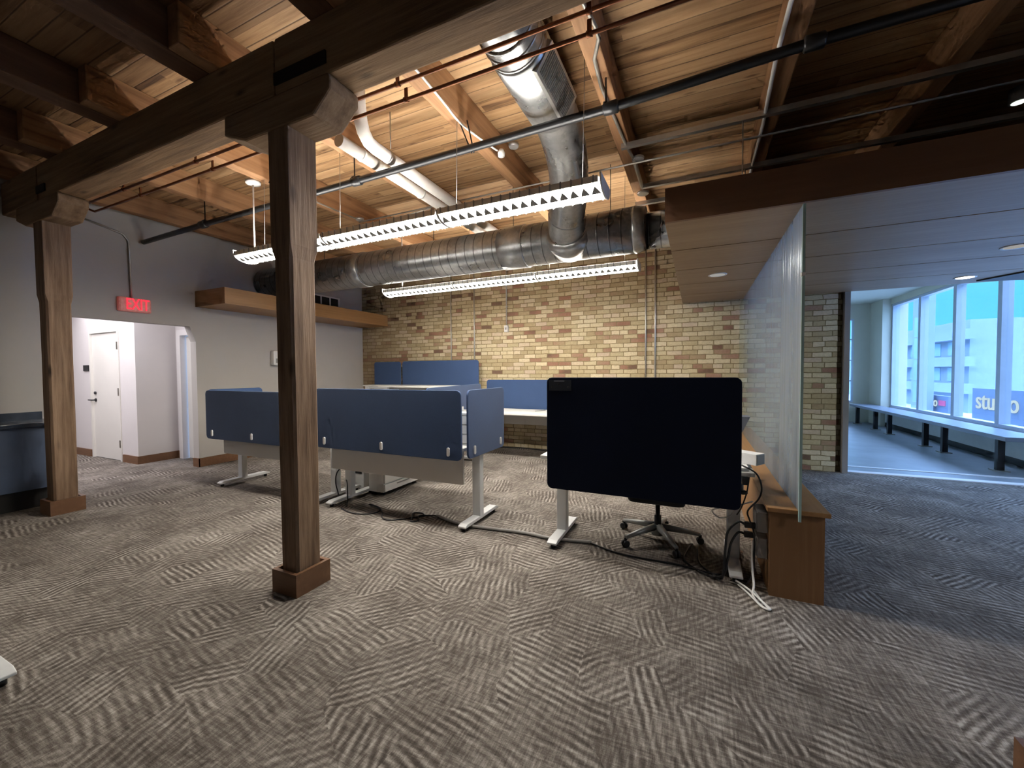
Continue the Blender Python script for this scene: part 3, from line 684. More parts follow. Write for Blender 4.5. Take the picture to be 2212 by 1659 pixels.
# ------------------------------------------------------------------ linear pendants
def pendant(yc, zc, x0, x1, n, label):
    t = thing('linear_pendant', label, 'lamp', ((x0 + x1) / 2, yc, zc))
    L = (x1 - x0) / n
    hw, hh = 0.135, 0.075
    prof = [(yc + hw * math.cos(a), zc + 0.035 - hh * abs(math.sin(a)) ** 0.85) for a in [PI * i / 10 for i in range(11)]]
    for k in range(n):
        a, b_ = x0 + k * L + 0.012, x0 + (k + 1) * L - 0.012
        s = obj('diffuser', prism(B(), [(p[0], p[1]) for p in prof], 'x', a, b_), 'tube', t)
        bm = B()
        m_ = 16
        P = lambda q, g: (yc + (hw + g) * math.cos(q), zc + 0.035 - (hh + g) * abs(math.sin(q)) ** 0.85)
        for i in range(m_ + 1):
            x = a + 0.03 + (b_ - a - 0.06) * i / m_
            for lo, hi in ((112, 146), (68, 34)):
                # tapered baffle: wide foot on the curved reflector, pointed top
                q0, q1, q2 = (math.radians(v) for v in (lo, (lo + hi) / 2, hi))
                pts = []
                for q, wd in ((q0, 0.033), (q1, 0.020), (q2, 0.001)):
                    y, z = P(q, 0.004); pts.append(((x - wd, y, z), (x + wd, y, z)))
                ring = [p[0] for p in pts] + [p[1] for p in pts[::-1]]
                v0 = [bm.verts.new(p) for p in ring]
                v1 = [bm.verts.new((p[0], p[1] + (0.006 if lo > 90 else -0.006), p[2] + 0.006)) for p in ring]
                for fs in (v0, v1[::-1]): bm.faces.new(fs)
                for n_ in range(6): bm.faces.new((v0[n_], v1[n_], v1[(n_ + 1) % 6], v0[(n_ + 1) % 6]))
            for s_ in (-1, 1):
                yy = yc + s_ * (hw + 0.018)
                box(bm, x - 0.005, x + 0.005, yy - 0.003, yy + 0.003, zc - 0.004, zc + 0.046)
        bmesh.ops.recalc_face_normals(bm, faces=bm.faces[:])
        rail = B()
        for s_ in (-1, 1):
            yy = yc + s_ * (hw + 0.010)
            box(rail, a, b_, yy - 0.006, yy + 0.006, zc + 0.0, zc + 0.042)
        obj('side_rail', rail, 'rail', s)
        lv = obj('louver', bm, 'louver', s)
    bm = B(); box(bm, x0, x1, yc - 0.085, yc + 0.085, zc + 0.0365, zc + 0.062, 0.004); obj('spine', bm, 'white_plastic', t)
    for xx in (x0 - 0.004, x1 + 0.004):
        pr2 = [(yc + (hw + 0.014) * math.cos(q), zc + 0.04 - (hh + 0.014) * abs(math.sin(q)) ** 0.85) for q in [PI * j / 10 for j in range(11)]]
        pr2 = [(yc + hw + 0.014, zc + 0.062)] + pr2 + [(yc - hw - 0.014, zc + 0.062)]
        obj('end_cap', prism(B(), pr2, 'x', xx - 0.006, xx + 0.006), 'white_plastic', t)
    for k in range(1, n):
        x = x0 + k * L
        obj('joiner', prism(B(), [(yc + (hw + 0.008) * math.cos(q), zc + 0.037 - (hh + 0.008) * abs(math.sin(q)) ** 0.85) for q in [PI * j / 10 for j in range(11)]], 'x', x - 0.011, x + 0.011), 'grey_box', t)
    return t
l1 = pendant(2.85, 2.655, -4.50, -0.595, 3, 'long fluorescent pendant nearest the viewer, crossing behind the middle column')
obj('canopy', lathe(B(), [(0.02, -0.035), (0.07, -0.025), (0.075, 0)], (-4.335, 2.83, 3.45), 20), 'white_plastic', l1)
obj('cord', tube(B(), [(-4.335, 2.83, 3.44), (-4.34, 2.83, 3.0), (-4.345, 2.84, 2.72)], 0.008, 8), 'white_plastic', l1)
for x in (-4.2, -3.1, -1.8, -0.75): obj('suspension_wire', tube(B(), [(x, 2.85, 2.71), (x + 0.02, 2.85, CEIL)], 0.0025, 6), 'strut', l1)
l2 = pendant(5.0, 2.63, -4.42, -0.64, 3, 'fluorescent pendant behind the round duct near the brick wall')
obj('cord', tube(B(), [(-4.15, 5.0, 2.69), (-4.15, 5.0, CEIL)], 0.009, 8), 'white_plastic', l2)
for x in (-2.95, -1.75, -0.8): obj('suspension_wire', tube(B(), [(x, 5.0, 2.68), (x, 5.0, CEIL)], 0.0025, 6), 'strut', l2)

# ------------------------------------------------------------------ left wall items
lg = thing('wall_shelf', 'boxed oak ledge high on the white wall meeting the brick', 'ledge', (-6.45, 5.2, 2.38))
obj('front_board', box(B(), -6.098, -6.075, 3.52, 6.82, 2.395, 2.625), 'oak_y', lg)
obj('end_board', box(B(), LX + 0.004, -6.098, 3.52, 3.543, 2.395, 2.625), 'oak_x', lg)
obj('bottom_board', box(B(), LX + 0.004, -6.098, 3.543, 6.82, 2.395, 2.415), 'oak_y', lg)
obj('top_board', box(B(), LX + 0.004, -6.098, 3.543, 6.82, 2.60, 2.622), 'oak_y', lg)
vg = thing('vent_grille', 'white four-panel air vent on the white wall above the oak ledge', 'vent', (LX, 5.9, 2.8))
obj('vent_frame', box(B(), LX, LX + 0.012, 5.28, 6.20, 2.64, 2.95), 'white_plastic', vg)
for i in range(4): obj('vent_slot', box(B(), LX + 0.012, LX + 0.016, 5.32 + i * 0.215, 5.50 + i * 0.215, 2.67, 2.92), 'vent_dark', vg)
al = thing('wall_dispenser', 'small white box on the white wall showing past the middle column', 'dispenser', (LX, 4.8, 1.54))
obj('cover', box(B(), LX, LX + 0.10, 4.66, 4.90, 1.54, 1.80, 0.03), 'white_plastic', al)
obj('window', box(B(), LX + 0.10, LX + 0.104, 4.70, 4.86, 1.58, 1.66), 'grey_box', al)
ex = thing('exit_sign', 'glowing red EXIT sign on the white wall over the hall opening', 'exit sign', (LX, 2.79, 2.3))
obj('housing', box(B(), LX, LX + 0.06, 2.62, 2.965, 2.22, 2.405, 0.02), 'exit_house', ex)
bm = text_bm('EXIT', 0.21, 0.004, 0.0)
for v in bm.verts:
    x, y, z = v.co; v.co = Vector((LX + 0.066 + z, 2.815 + x * 0.58, 2.313 + y * 1.0))
obj('lettering', bm, 'exit_red', ex)
obj('conduit', tube(B(), [(LX + 0.02, 2.77, 2.40), (LX + 0.02, 2.76, 3.14), (LX + 0.02, 2.70, 3.22), (LX + 0.02, 2.3, 3.30)], 0.012, 8), 'conduit', ex)

# counter behind the left column
ct = thing('counter', 'dark blue-grey counter cabinet against the wall left of the leftmost column', 'counter', (-6.5, 0.9, 0))
obj('cabinet', box(B(), LX + 0.004, -6.32, -0.2, 1.93, 0.2, 0.86), 'counter_blue', ct)
obj('worktop', box(B(), LX + 0.004, -6.27, -0.22, 1.95, 0.86, 0.90, 0.006), 'counter_top', ct)
obj('backsplash', box(B(), LX + 0.004, LX + 0.02, -0.2, 1.93, 0.90, 0.985), 'counter_top', ct)
obj('toe_kick', box(B(), LX + 0.004, -6.36, -0.2, 1.90, 0.0, 0.2), 'vent_dark', ct)

# ------------------------------------------------------------------ brick wall services
def wall_conduit(x, z0, z1, lab, outlet=False, r=0.011):
    t = thing('wall_conduit', lab, 'conduit', (x, 6.80, z0))
    obj('conduit_tube', tube(B(), [(x, 6.80, z0), (x, 6.80, z1)], r, 8), 'conduit', t)
    for z in (z0 + 0.35, z1 - 0.5): obj('strap', box(B(), x - 0.022, x + 0.022, 6.795, 6.82, z - 0.01, z + 0.01), 'conduit', t)
    if outlet:
        q = obj('outlet_box', box(B(), x - 0.035, x + 0.035, 6.765, 6.82, z0 - 0.12, z0, 0.006), 'white_plastic', t)
        obj('socket', box(B(), x - 0.016, x + 0.016, 6.762, 6.766, z0 - 0.08, z0 - 0.04), 'grey_box', q)
wall_conduit(-4.45, 0.3, 3.9, 'leftmost thin conduit on the brick wall above the raised desk')
wall_conduit(-3.92, 0.3, 3.9, 'second thin conduit on the brick wall, at the raised screen edge', r=0.013)
wall_conduit(-3.23, 2.26, 3.9, 'short conduit on the brick wall ending in a white outlet box', True)
wall_conduit(-0.76, 0.3, 3.9, 'left of the paired conduits on the brick wall above the black panel')
wall_conduit(-0.615, 0.3, 3.9, 'right of the paired conduits on the brick wall above the black panel', r=0.013)

# ------------------------------------------------------------------ wooden canopy
cn = thing('wood_canopy', 'dropped wooden canopy with grooved soffit boards at the right', 'canopy', (2.5, 4.9, 2.44))
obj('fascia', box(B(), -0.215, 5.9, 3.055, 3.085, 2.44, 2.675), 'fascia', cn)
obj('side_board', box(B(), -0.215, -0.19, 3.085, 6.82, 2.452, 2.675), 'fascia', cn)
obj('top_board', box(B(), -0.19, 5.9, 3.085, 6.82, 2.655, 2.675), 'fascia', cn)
ys = [3.085, 3.81, 4.568, 5.335, 6.07, 6.815]
for a, b_ in zip(ys, ys[1:]):
    obj('soffit_board', box(B(), -0.215, 5.9, a + (0.009 if a > 3.1 else 0), b_ - 0.009, 2.44, 2.46), 'canopy', cn)
obj('groove_backing', box(B(), -0.185, 5.9, 3.09, 6.81, 2.462, 2.470), 'vent_dark', cn)
def downlight(x, y, lab, mat='spot_glow', r=0.075):
    t = thing('recessed_downlight', lab, 'downlight', (x, y, 2.435))
    obj('trim_ring', lathe(B(), [(r, 0.0), (r + 0.02, 0.0), (r + 0.018, -0.006), (r, -0.004)], (x, y, 2.44), 24), 'white_plastic', t)
    obj('lens', lathe(B(), [(r, 0.002), (r * 0.98, -0.003)], (x, y, 2.4385), 24), mat, t)
downlight(2.76, 6.36, 'bright recessed downlight in the canopy over the vestibule opening')
downlight(2.46, 4.95, 'dim recessed downlight in the canopy at the right picture edge', 'spot_dim')
downlight(0.19, 4.95, 'faint recessed downlight in the canopy left of the glass', 'spot_dim')
tag(obj('gap_sheet', prism(B(), [(2.97, 6.62), (3.6, 6.83 - 0.02), (4.6, 6.8), (4.6, 4.3), (3.85, 4.9)], 'z', 2.425, 2.439), 'gap_dark'), 'dark wedge-shaped sheet standing for the gap past the canopy edge', 'dark sheet')  # flat dark sheet added in place of the dark gap past the canopy
t = thing('track_spotlight', 'dim spotlight hanging in the dark ceiling at upper right', 'spotlight', (2.36, 4.78, 3.6))
obj('can', lathe(B(), [(0.05, 0.12), (0.06, 0.10), (0.06, 0.0)], (2.40, 4.85, 3.6), 18), 'grey_box', t)
obj('lens', lathe(B(), [(0.045, 0.0), (0.04, -0.004)], (2.40, 4.85, 3.5995), 18), emit('spot_faint_glow', (0.9, 1.0, 0.9), 1.2), t)
obj('stem', tube(B(), [(2.40, 4.85, 3.72), (2.40, 4.85, CEIL)], 0.01, 8), 'grey_box', t)

# ------------------------------------------------------------------ low oak divider with reeded glass
pt = thing('oak_divider', 'low oak divider with a thin overhanging top between desk and walkway', 'divider', (0.55, 4.8, 0))
obj('body', box(B(), 0.412, 0.69, 2.905, 6.80, 0, 0.535), 'oak_z', pt)
obj('top', box(B(), 0.392, 0.712, 2.87, 6.80, 0.535, 0.562, 0.004), 'oak_y', pt)
gp = thing('reeded_glass_panel', 'tall streaky translucent glass panel standing on the oak divider', 'glass panel', (0.555, 4.8, 0.56))
obj('glass_sheet', box(B(), 0.550, 0.562, 2.864, 6.72, 0.563, 2.36), 'reeded', gp)
obj('glass_edge', box(B(), 0.549, 0.563, 2.850, 2.864, 0.50, 2.36), 'glass_edge', gp)
obj('clip', box(B(), 0.545, 0.567, 2.846, 2.87, 1.945, 1.965), 'white_plastic', gp)
for z0, z1, lab in ((0.37, 0.50, 'upper grey outlet box on the side of the oak divider'), (0.205, 0.335, 'lower grey outlet box on the side of the oak divider')):
    q = thing('outlet_box', lab, 'outlet', (0.39, 3.05, z0))
    obj('box', box(B(), 0.352, 0.410, 2.955, 3.14, z0, z1, 0.004), 'grey_box', q)
    obj('cover_plate', box(B(), 0.347, 0.352, 2.965, 3.13, z0 + 0.008, z1 - 0.008), 'grey_box', q)

# ------------------------------------------------------------------ desks
def rot_at(o, deg): o.rotation_euler = (0, 0, math.radians(deg))

def screen_part(t, w0, w1, z0, z1, yf, mat, nclip, inset=0.13, r=0.05, th=0.02):
    """upright screen in the desk's local xz plane, thickness th behind yf, clips on its outer face"""
    s = local('privacy_screen', prism(B(), rrect(w0, w1, z0, z1, r), 'y', yf, yf + th), mat, t, 0.004)
    for i in range(nclip):
        x = w0 + inset + (w1 - w0 - 2 * inset) * i / max(1, nclip - 1)
        local('clip', prism(B(), rrect(x - 0.014, x + 0.014, z0 + 0.035, z0 + 0.112, 0.0139), 'y', yf - 0.012, yf), 'clip', s, 0.003)
    return s

def local(name, bm, mat, parent, bevel=0.0):
    me = D.meshes.new(name); bm.to_mesh(me); bm.free(); me.materials.append(M[mat])
    o = D.objects.new(name, me); COL.objects.link(o); o.parent = parent
    if bevel:
        bv = o.modifiers.new('soft_edges', 'BEVEL'); bv.width = bevel; bv.segments = 2; bv.limit_method = 'ANGLE'
    return o

def desk(label, loc, deg, w, zt, legs, dep=0.72, screen=None, sides=(), modesty=None, mat='navy', group='height adjustable white desks', clips=3):
    """local frame: screen edge at y=0, work side toward +y, x centred"""
    t = thing('standing_desk', label, 'desk', loc, group); rot_at(t, deg)
    local('desktop', box(B(), -w / 2 + 0.01, w / 2 - 0.01, 0.035, dep, zt - 0.028, zt), 'desk_white', t, 0.004)
    for x in legs:
        lg_ = local('leg', box(B(), x - 0.042, x + 0.042, 0.27, 0.34, 0.062, zt - 0.028), 'desk_metal', t, 0.006)
        f = B(); fe = min(0.64, max(dep - 0.02, 0.36)) if dep > 0.3 else 0.64
        prism(f, [(0.01, 0.035), (0.01, 0.05), (0.05, 0.066), (fe - 0.04, 0.066), (fe, 0.05), (fe, 0.035)], 'x', x - 0.04, x + 0.04)
        local('foot', f, 'desk_metal', lg_, 0.004)
        for y in (0.05, fe - 0.04): local('glide', lathe(B(), [(0.02, 0), (0.02, 0.036)], (x, y, 0), 12), 'black', lg_)
    local('crossbar', box(B(), min(legs), max(legs), 0.285, 0.325, zt - 0.075, zt - 0.028), 'desk_metal', t)
    if modesty: local('modesty_panel', prism(B(), rrect(modesty[0], modesty[1], modesty[2], zt - 0.03, 0.012), 'y', 0.055, 0.073), 'modesty', t)
    if screen: screen_part(t, screen[0], screen[1], screen[2], screen[3], -0.012 - 0.01, mat, clips)
    for sx, y0, y1, z0, z1 in sides:
        s = local('side_screen', prism(B(), rrect(y0, y1, z0, z1, 0.05), 'x', sx - 0.01, sx + 0.01), mat, t, 0.004)
        for y in (y0 + 0.10, y1 - 0.09):
            sgn = 1 if sx > 0 else -1
            local('clip', prism(B(), rrect(y - 0.014, y + 0.014, z0 + 0.03, z0 + 0.107, 0.0139), 'x', sx + sgn * 0.010, sx + sgn * 0.021), 'clip', s, 0.003)
    return t

# front pair
dA = desk('white desk with navy screen at left, partly behind the middle column', (-4.645, 2.965, 0), 0, 1.77, 0.69, (-0.715, 0.95),
          screen=(-0.885, 0.885, 0.60, 1.195), sides=((-0.89, 0.0, 0.70, 0.60, 1.205),), modesty=(-0.67, 0.90, 0.42))
dB = desk('white desk with navy front screen and navy end screen, right of middle column', (-2.72, 2.965, 0), 0, 1.77, 0.735, (-0.755, 0.86),
          screen=(-0.885, 0.885, 0.632, 1.242), sides=((0.925, 0.015, 0.72, 0.645, 1.245),), modesty=(-0.745, 0.855, 0.405))
# turned desk behind them
dC = desk('white desk turned sideways behind the front pair, navy screen facing right', (-3.02, 4.74, 0), 98, 1.76, 0.735, (-0.36, 0.78),
          screen=(-0.88, 0.88, 0.62, 1.215), modesty=(-0.75, 0.75, 0.40), clips=0)
# desks against the brick wall
dD = desk('raised white desk against the brick wall with the long navy screen', (-4.64, 6.63, 0), 180, 1.80, 1.15, (-0.8, 0.8),
          screen=(-0.90, 0.90, 1.06, 1.63), modesty=(-0.75, 0.75, 0.85), clips=0)
dE = desk('raised white desk in the far left corner with the short navy screen', (-5.94, 6.63, 0), 180, 0.74, 1.15, (-0.25, 0.25), dep=0.34,
          screen=(-0.355, 0.355, 1.06, 1.625), modesty=(-0.3, 0.3, 0.85), clips=0)
dF = desk('white desk on the brick wall with a paler navy screen, right of end screen', (-2.70, 6.66, 0), 180, 1.77, 0.735, (-0.66, 0.66), dep=0.84,
          screen=(-0.885, 0.885, 0.70, 1.255), modesty=(-0.84, 0.84, 0.46), clips=0)
# desk behind the tall black panel
dG = desk('white desk at right fronted by the tall black panel', (-0.395, 2.965, 0), 0, 1.50, 0.735, (-0.64, 0.635),
          modesty=None)
bpn = local('tall_screen', prism(B(), rrect(-0.652, 0.653, 0.505, 1.355, 0.04), 'y', -0.055, -0.015), 'screen_black', dG, 0.006)
bpn['label'] = 'tall black panel with rounded corners'
cp = local('corner_plate', prism(B(), rrect(-0.632, -0.458, 1.255, 1.335, 0.004), 'y', -0.0575, -0.055), 'plate', bpn)
for x, z in ((-0.555, 1.305), (-0.608, 1.283), (-0.48, 1.283)): local('screw', lathe(B(), [(0.008, -0.0005), (0.006, -0.0025)], (x, -0.0575, z), 10, 'y'), 'black', cp)
local('edge_strip', box(B(), -0.592, -0.51, -0.0585, -0.055, 1.326, 1.330), 'silver', cp)
# foot of one more desk at the picture's left edge
dH = desk('desk at far left edge, only the white foot tip shows', (-3.45, -0.05, 0), -90, 1.5, 0.735, (-0.70, 0.70), dep=0.28, group=None)

# pedestal under the turned desk
pd_ = thing('drawer_pedestal', 'white drawer pedestal under the desks behind the front screen', 'pedestal', (-3.3, 3.8, 0))
obj('carcass', box(B(), -3.43, -3.215, 3.50, 4.12, 0.04, 0.585, 0.004), 'desk_white', pd_)
for z0, z1 in ((0.05, 0.13), (0.145, 0.36), (0.375, 0.58)):
    q = obj('drawer', box(B(), -3.215, -3.195, 3.505, 4.115, z0, z1, 0.004), 'desk_white', pd_)
    obj('handle', box(B(), -3.195, -3.188, 3.70, 3.92, z1 - 0.03, z1 - 0.018), 'grey_box', q)
for x in (-3.40, -3.25):
    for y in (3.54, 4.08): obj('caster', lathe(B(), [(0.018, -0.014), (0.02, 0), (0.018, 0.014)], (x, y, 0.02), 12, 'x'), 'black', pd_)
pc = thing('computer_case', 'small black computer on the floor between the two front desks', 'computer', (-3.62, 3.7, 0))
obj('case', box(B(), -3.82, -3.64, 3.63, 3.95, 0.0, 0.36, 0.008), 'desk_metal', pc)
obj('grille', box(B(), -3.79, -3.67, 3.626, 3.63, 0.18, 0.31), 'black', pc)

# letter tray seen in the gap between front and end screens
lt = thing('letter_tray', 'white stacked letter tray on the desk behind the screen gap', 'letter tray', (-1.98, 3.25, 0.735))
obj('back', box(B(), -2.11, -2.10, 3.12, 3.42, 0.738, 1.06), 'white_plastic', lt)
for i in range(4): obj('tray', box(B(), -2.10, -1.86, 3.12, 3.42, 0.75 + i * 0.085, 0.757 + i * 0.085), 'white_plastic' if i % 2 else 'desk_white', lt)
for y in (3.12, 3.415): obj('side', box(B(), -2.10, -1.86, y, y + 0.005, 0.738, 1.03), 'white_plastic', lt)
tag(obj('pen', tube(B(), [(-2.455, 6.255, 0.743), (-2.345, 6.46, 0.743)], 0.006, 8), 'grey_box'), 'grey marker lying on the desk by the brick wall', 'pen')

# ------------------------------------------------------------------ office chair behind the black panel
oc = thing('office_chair', 'black office chair with grey star base behind the tall black panel', 'chair', (-0.29, 3.5, 0))
def L3(x, y, z): return (-0.29 + x, 3.5 + y, z)
hub = obj('hub', lathe(B(), [(0.05, 0.05), (0.055, 0.07), (0.045, 0.135)], L3(0, 0, 0), 18), 'chair_grey', oc)
for k in range(5):
    a = math.radians(155 + 72 * k); c_, s_ = math.cos(a), math.sin(a)
    arm = obj('base_arm', tube(B(), [L3(0.03 * c_, 0.03 * s_, 0.115), L3(0.18 * c_, 0.18 * s_, 0.098), L3(0.325 * c_, 0.325 * s_, 0.075)], [0.030, 0.023, 0.015], 10), 'chair_grey', oc)
    w = B()
    for q in (-1, 1):
        lathe(w, [(0.02, -0.009), (0.027, -0.007), (0.027, 0.007), (0.02, 0.009)], (0, 0, 0), 14, 'y')
        for v in w.verts[-56:]: v.co.y += q * 0.014
    box(w, -0.012, 0.012, -0.006, 0.006, 0.0, 0.045)
    for v in w.verts:
        x, y, z = v.co
        v.co = Vector(L3(0.325 * c_ + x * c_ - y * s_, 0.325 * s_ + x * s_ + y * c_, z + 0.0275))
    obj('caster', w, 'black', oc)
obj('gas_lift', tube(B(), [L3(0, 0, 0.05), L3(0, 0, 0.21), L3(0, 0, 0.212), L3(0, 0, 0.33)], [0.028, 0.028, 0.018, 0.018], 14), 'black', oc)
obj('mechanism', box(B(), -0.29 - 0.09, -0.29 + 0.09, 3.40, 3.62, 0.325, 0.358, 0.008), 'black', oc)
obj('seat', prism(B(), rrect(-0.505, -0.075, 3.27, 3.73, 0.06), 'z', 0.358, 0.435), 'chair_fabric', oc, 0.02)
obj('backrest', prism(B(), rrect(-0.49, -0.09, 0.58, 1.02, 0.08), 'y', 3.74, 3.78), 'chair_fabric', oc, 0.012)
obj('back_bracket', tube(B(), [L3(0, 0.1, 0.342), L3(0, 0.27, 0.40), L3(0, 0.262, 0.65)], 0.018, 10, 4), 'black', oc)

# ------------------------------------------------------------------ things on and under the right desk
zt = 0.738
tag(obj('paper_stack', box(B(), 0.02, 0.31, 3.02, 3.30, zt, zt + 0.02, 0.002), 'paper'), 'stack of white paper at the right end of the desk', 'paper')
bx = thing('white_carton', 'small open white carton with grey end on the right desk corner', 'carton', (0.30, 3.2, zt))
bm = B(); box(bm, -0.11, 0.11, -0.05, 0.05, 0, 0.075, 0.003)
bmesh.ops.rotate(bm, verts=bm.verts[:], cent=(0, 0, 0), matrix=Matrix.Rotation(math.radians(-35), 3, 'Z'))
bmesh.ops.translate(bm, verts=bm.verts[:], vec=(0.30, 3.22, zt + 0.021)); obj('carton_body', bm, 'paper', bx)
bm = B(); box(bm, 0.1105, 0.113, -0.045, 0.045, 0.004, 0.07)
bmesh.ops.rotate(bm, verts=bm.verts[:], cent=(0, 0, 0), matrix=Matrix.Rotation(math.radians(-35), 3, 'Z'))
bmesh.ops.translate(bm, verts=bm.verts[:], vec=(0.30, 3.22, zt + 0.021)); obj('carton_end', bm, 'grey_box', bx)
bk = thing('paper_box', 'white and blue paper box stack behind the black panel edge', 'paper box', (0.2, 3.55, zt))
obj('box_body', box(B(), 0.06, 0.305, 3.46, 3.66, zt, zt + 0.20, 0.003), 'paper', bk)
obj('blue_label', box(B(), 0.20, 0.30, 3.456, 3.46, zt + 0.05, zt + 0.14), 'print_blue', bk)
tag(obj('paper_bin', prism(B(), [(0.07, 0.936), (0.31, 0.936), (0.36, 1.05), (0.05, 1.05)], 'y', 3.47, 3.62), 'folder_grey'), 'grey flared tray topping the white and blue box', 'tray')
cl = thing('desk_clamp', 'black screw clamp under the right desk edge', 'clamp', (0.30, 3.06, 0.66))
obj('jaw', box(B(), 0.27, 0.305, 2.985, 3.09, 0.655, 0.705, 0.004), 'black', cl)
obj('screw', tube(B(), [(0.275, 3.04, 0.655), (0.275, 3.04, 0.60)], 0.007, 8), 'grey_box', cl)
obj('knob', lathe(B(), [(0.02, 0), (0.032, 0.006), (0.032, 0.018), (0.02, 0.024)], (0.275, 3.04, 0.582), 16), 'black', cl)
def cable(name, lab, mat, pts, r, cat='cable', smooth=6): return tag(obj(name, tube(B(), pts, r, 8, smooth), mat), lab, cat)
cable('power_cable', 'black cable looping from the right desk edge down the divider side', 'black', [(0.27, 3.03, 0.775), (0.345, 2.98, 0.74), (0.375, 2.97, 0.66), (0.36, 2.97, 0.58), (0.30, 2.96, 0.50), (0.31, 2.96, 0.44), (0.335, 2.97, 0.36), (0.338, 2.96, 0.22), (0.335, 2.97, 0.10), (0.30, 2.95, 0.03), (0.28, 3.0, 0.008)], 0.0055)
cable('power_cable', 'black cable hanging from the clamp behind the panel corner', 'black', [(0.315, 3.05, 0.70), (0.30, 3.03, 0.60), (0.27, 3.02, 0.50), (0.25, 3.1, 0.42)], 0.0045)
for i, (z, lab) in enumerate(((0.395, 'upper black plug and arching cord in the outlet box'), (0.325, 'lower black plug and arching cord in the outlet box'))):
    t = thing('power_lead', lab, 'power cord', (0.3, 3.0, z))
    obj('plug', box(B(), 0.285, 0.346, 2.985 + 0.02 * i, 3.015 + 0.02 * i, z - 0.018 - 0.07 * i * 0, z + 0.018, 0.004), 'black', t)
    obj('cord', tube(B(), [(0.287, 3.0 + 0.02 * i, z), (0.25, 3.0, z + 0.01), (0.19 + 0.02 * i, 2.99, z - 0.06), (0.175 + 0.015 * i, 2.97, z - 0.16), (0.16, 2.955, 0.05), (0.12 - 0.06 * i, 3.02, 0.008), (0.02 - 0.1 * i, 3.2, 0.008), (0.02 - 0.05 * i, 3.5, 0.012 )], 0.0075, 8, 6), 'black', t)
cable('data_cable', 'thin white cable looped under the right desk', 'white_plastic', [(0.33, 3.0, 0.55), (0.25, 3.05, 0.50), (0.13, 3.12, 0.44), (0.10, 3.14, 0.41), (0.15, 3.14, 0.37), (0.22, 3.14, 0.40), (0.235, 3.14, 0.47), (0.22, 3.14, 0.52)], 0.005)
cable('data_cable', 'white cable bundle coiled on the carpet at the divider foot', 'white_plastic', [(0.335, 2.99, 0.30), (0.325, 2.95, 0.16), (0.33, 2.89, 0.06), (0.32, 2.84, 0.012), (0.35, 2.74, 0.01), (0.385, 2.71, 0.01), (0.375, 2.76, 0.01), (0.32, 2.86, 0.02), (0.27, 2.93, 0.025), (0.235, 2.96, 0.03)], 0.0065)
cable('data_cable', 'white cable loop beside the coiled bundle on the carpet', 'white_plastic', [(0.25, 2.95, 0.012), (0.31, 2.83, 0.010), (0.355, 2.725, 0.010), (0.395, 2.72, 0.010), (0.36, 2.80, 0.010), (0.335, 2.90, 0.010)], 0.006)

# floor cables
cable('cable_sleeve', 'fat grey cable sleeve across the carpet between the desk feet', 'sleeve', [(-2.28, 3.21, 0.016), (-2.1, 3.14, 0.016), (-1.89, 3.10, 0.016), (-1.69, 3.12, 0.016), (-1.35, 3.155, 0.016), (-1.09, 3.14, 0.016), (-0.77, 3.20, 0.016)], 0.0145)
cable('power_cable', 'long black cord continuing from the grey sleeve toward the outlets', 'black', [(-0.80, 3.198, 0.016), (-0.52, 3.10, 0.008), (-0.13, 3.09, 0.008), (0.08, 3.05, 0.008), (0.16, 3.06, 0.008)], 0.0065)
cable('power_cable', 'tangled black cords on the carpet below the middle desk', 'black', [(-3.32, 3.0, 0.006), (-3.13, 2.945, 0.006), (-2.98, 2.965, 0.006), (-2.90, 3.06, 0.006), (-2.96, 3.16, 0.006), (-3.16, 3.22, 0.006), (-2.98, 3.17, 0.014), (-2.85, 3.08, 0.006), (-2.74, 2.96, 0.006), (-2.63, 2.945, 0.006), (-2.52, 3.04, 0.006), (-2.41, 3.16, 0.006), (-2.47, 3.22, 0.006), (-2.55, 3.19, 0.006), (-2.47, 3.06, 0.012), (-2.43, 3.0, 0.006), (-2.38, 3.05, 0.006), (-2.44, 3.13, 0.012), (-2.33, 3.2, 0.010), (-2.27, 3.205, 0.014)], 0.0065)
cable('power_cable', 'black cords hanging beneath the front desks beside the column', 'black', [(-3.28, 3.10, 0.52), (-3.44, 3.16, 0.42), (-3.60, 3.2, 0.30), (-3.62, 3.2, 0.18), (-3.585, 3.2, 0.05), (-3.56, 3.1, 0.006)], 0.007)
cable('power_cable', 'black cord draped over the left foot of the middle desk', 'black', [(-3.58, 3.3, 0.16), (-3.52, 3.25, 0.22), (-3.45, 3.2, 0.20), (-3.36, 3.12, 0.075), (-3.31, 3.06, 0.008)], 0.006)
cable('power_cable', 'black cable lying along the base of the brick wall', 'black', [(-3.9, 6.70, 0.008), (-3.3, 6.66, 0.008), (-2.9, 6.74, 0.008), (-2.3, 6.66, 0.008), (-1.6, 6.72, 0.008)], 0.009)

# ------------------------------------------------------------------ vestibule furniture
bn = thing('long_bench', 'long slate-blue bench under the vestibule windows on dark posts', 'bench', (3.95, 10.2, 0))
obj('seat', box(B(), 3.66, 4.10, 7.45, 13.4, 0.445, 0.505, 0.006), 'bench', bn)
for y in (7.79, 9.16, 9.78, 11.29, 12.04, 13.2):
    lg_ = obj('leg', box(B(), 3.74, 3.81, y - 0.035, y + 0.035, 0.0, 0.445), 'black', bn)
    obj('foot_plate', box(B(), 3.70, 3.85, y - 0.075, y + 0.075, -0.004, 0.012), 'brass', lg_)
ht = thing('baseboard_heater', 'long pale baseboard heater along the sill behind the bench', 'heater', (4.2, 10, 0))
obj('cover', box(B(), 4.19, 4.27, 7.05, 12.8, 0.10, 0.40, 0.008), 'heater', ht)
obj('shadow_base', box(B(), 4.20, 4.27, 7.05, 12.8, 0.0, 0.10), 'black', ht)

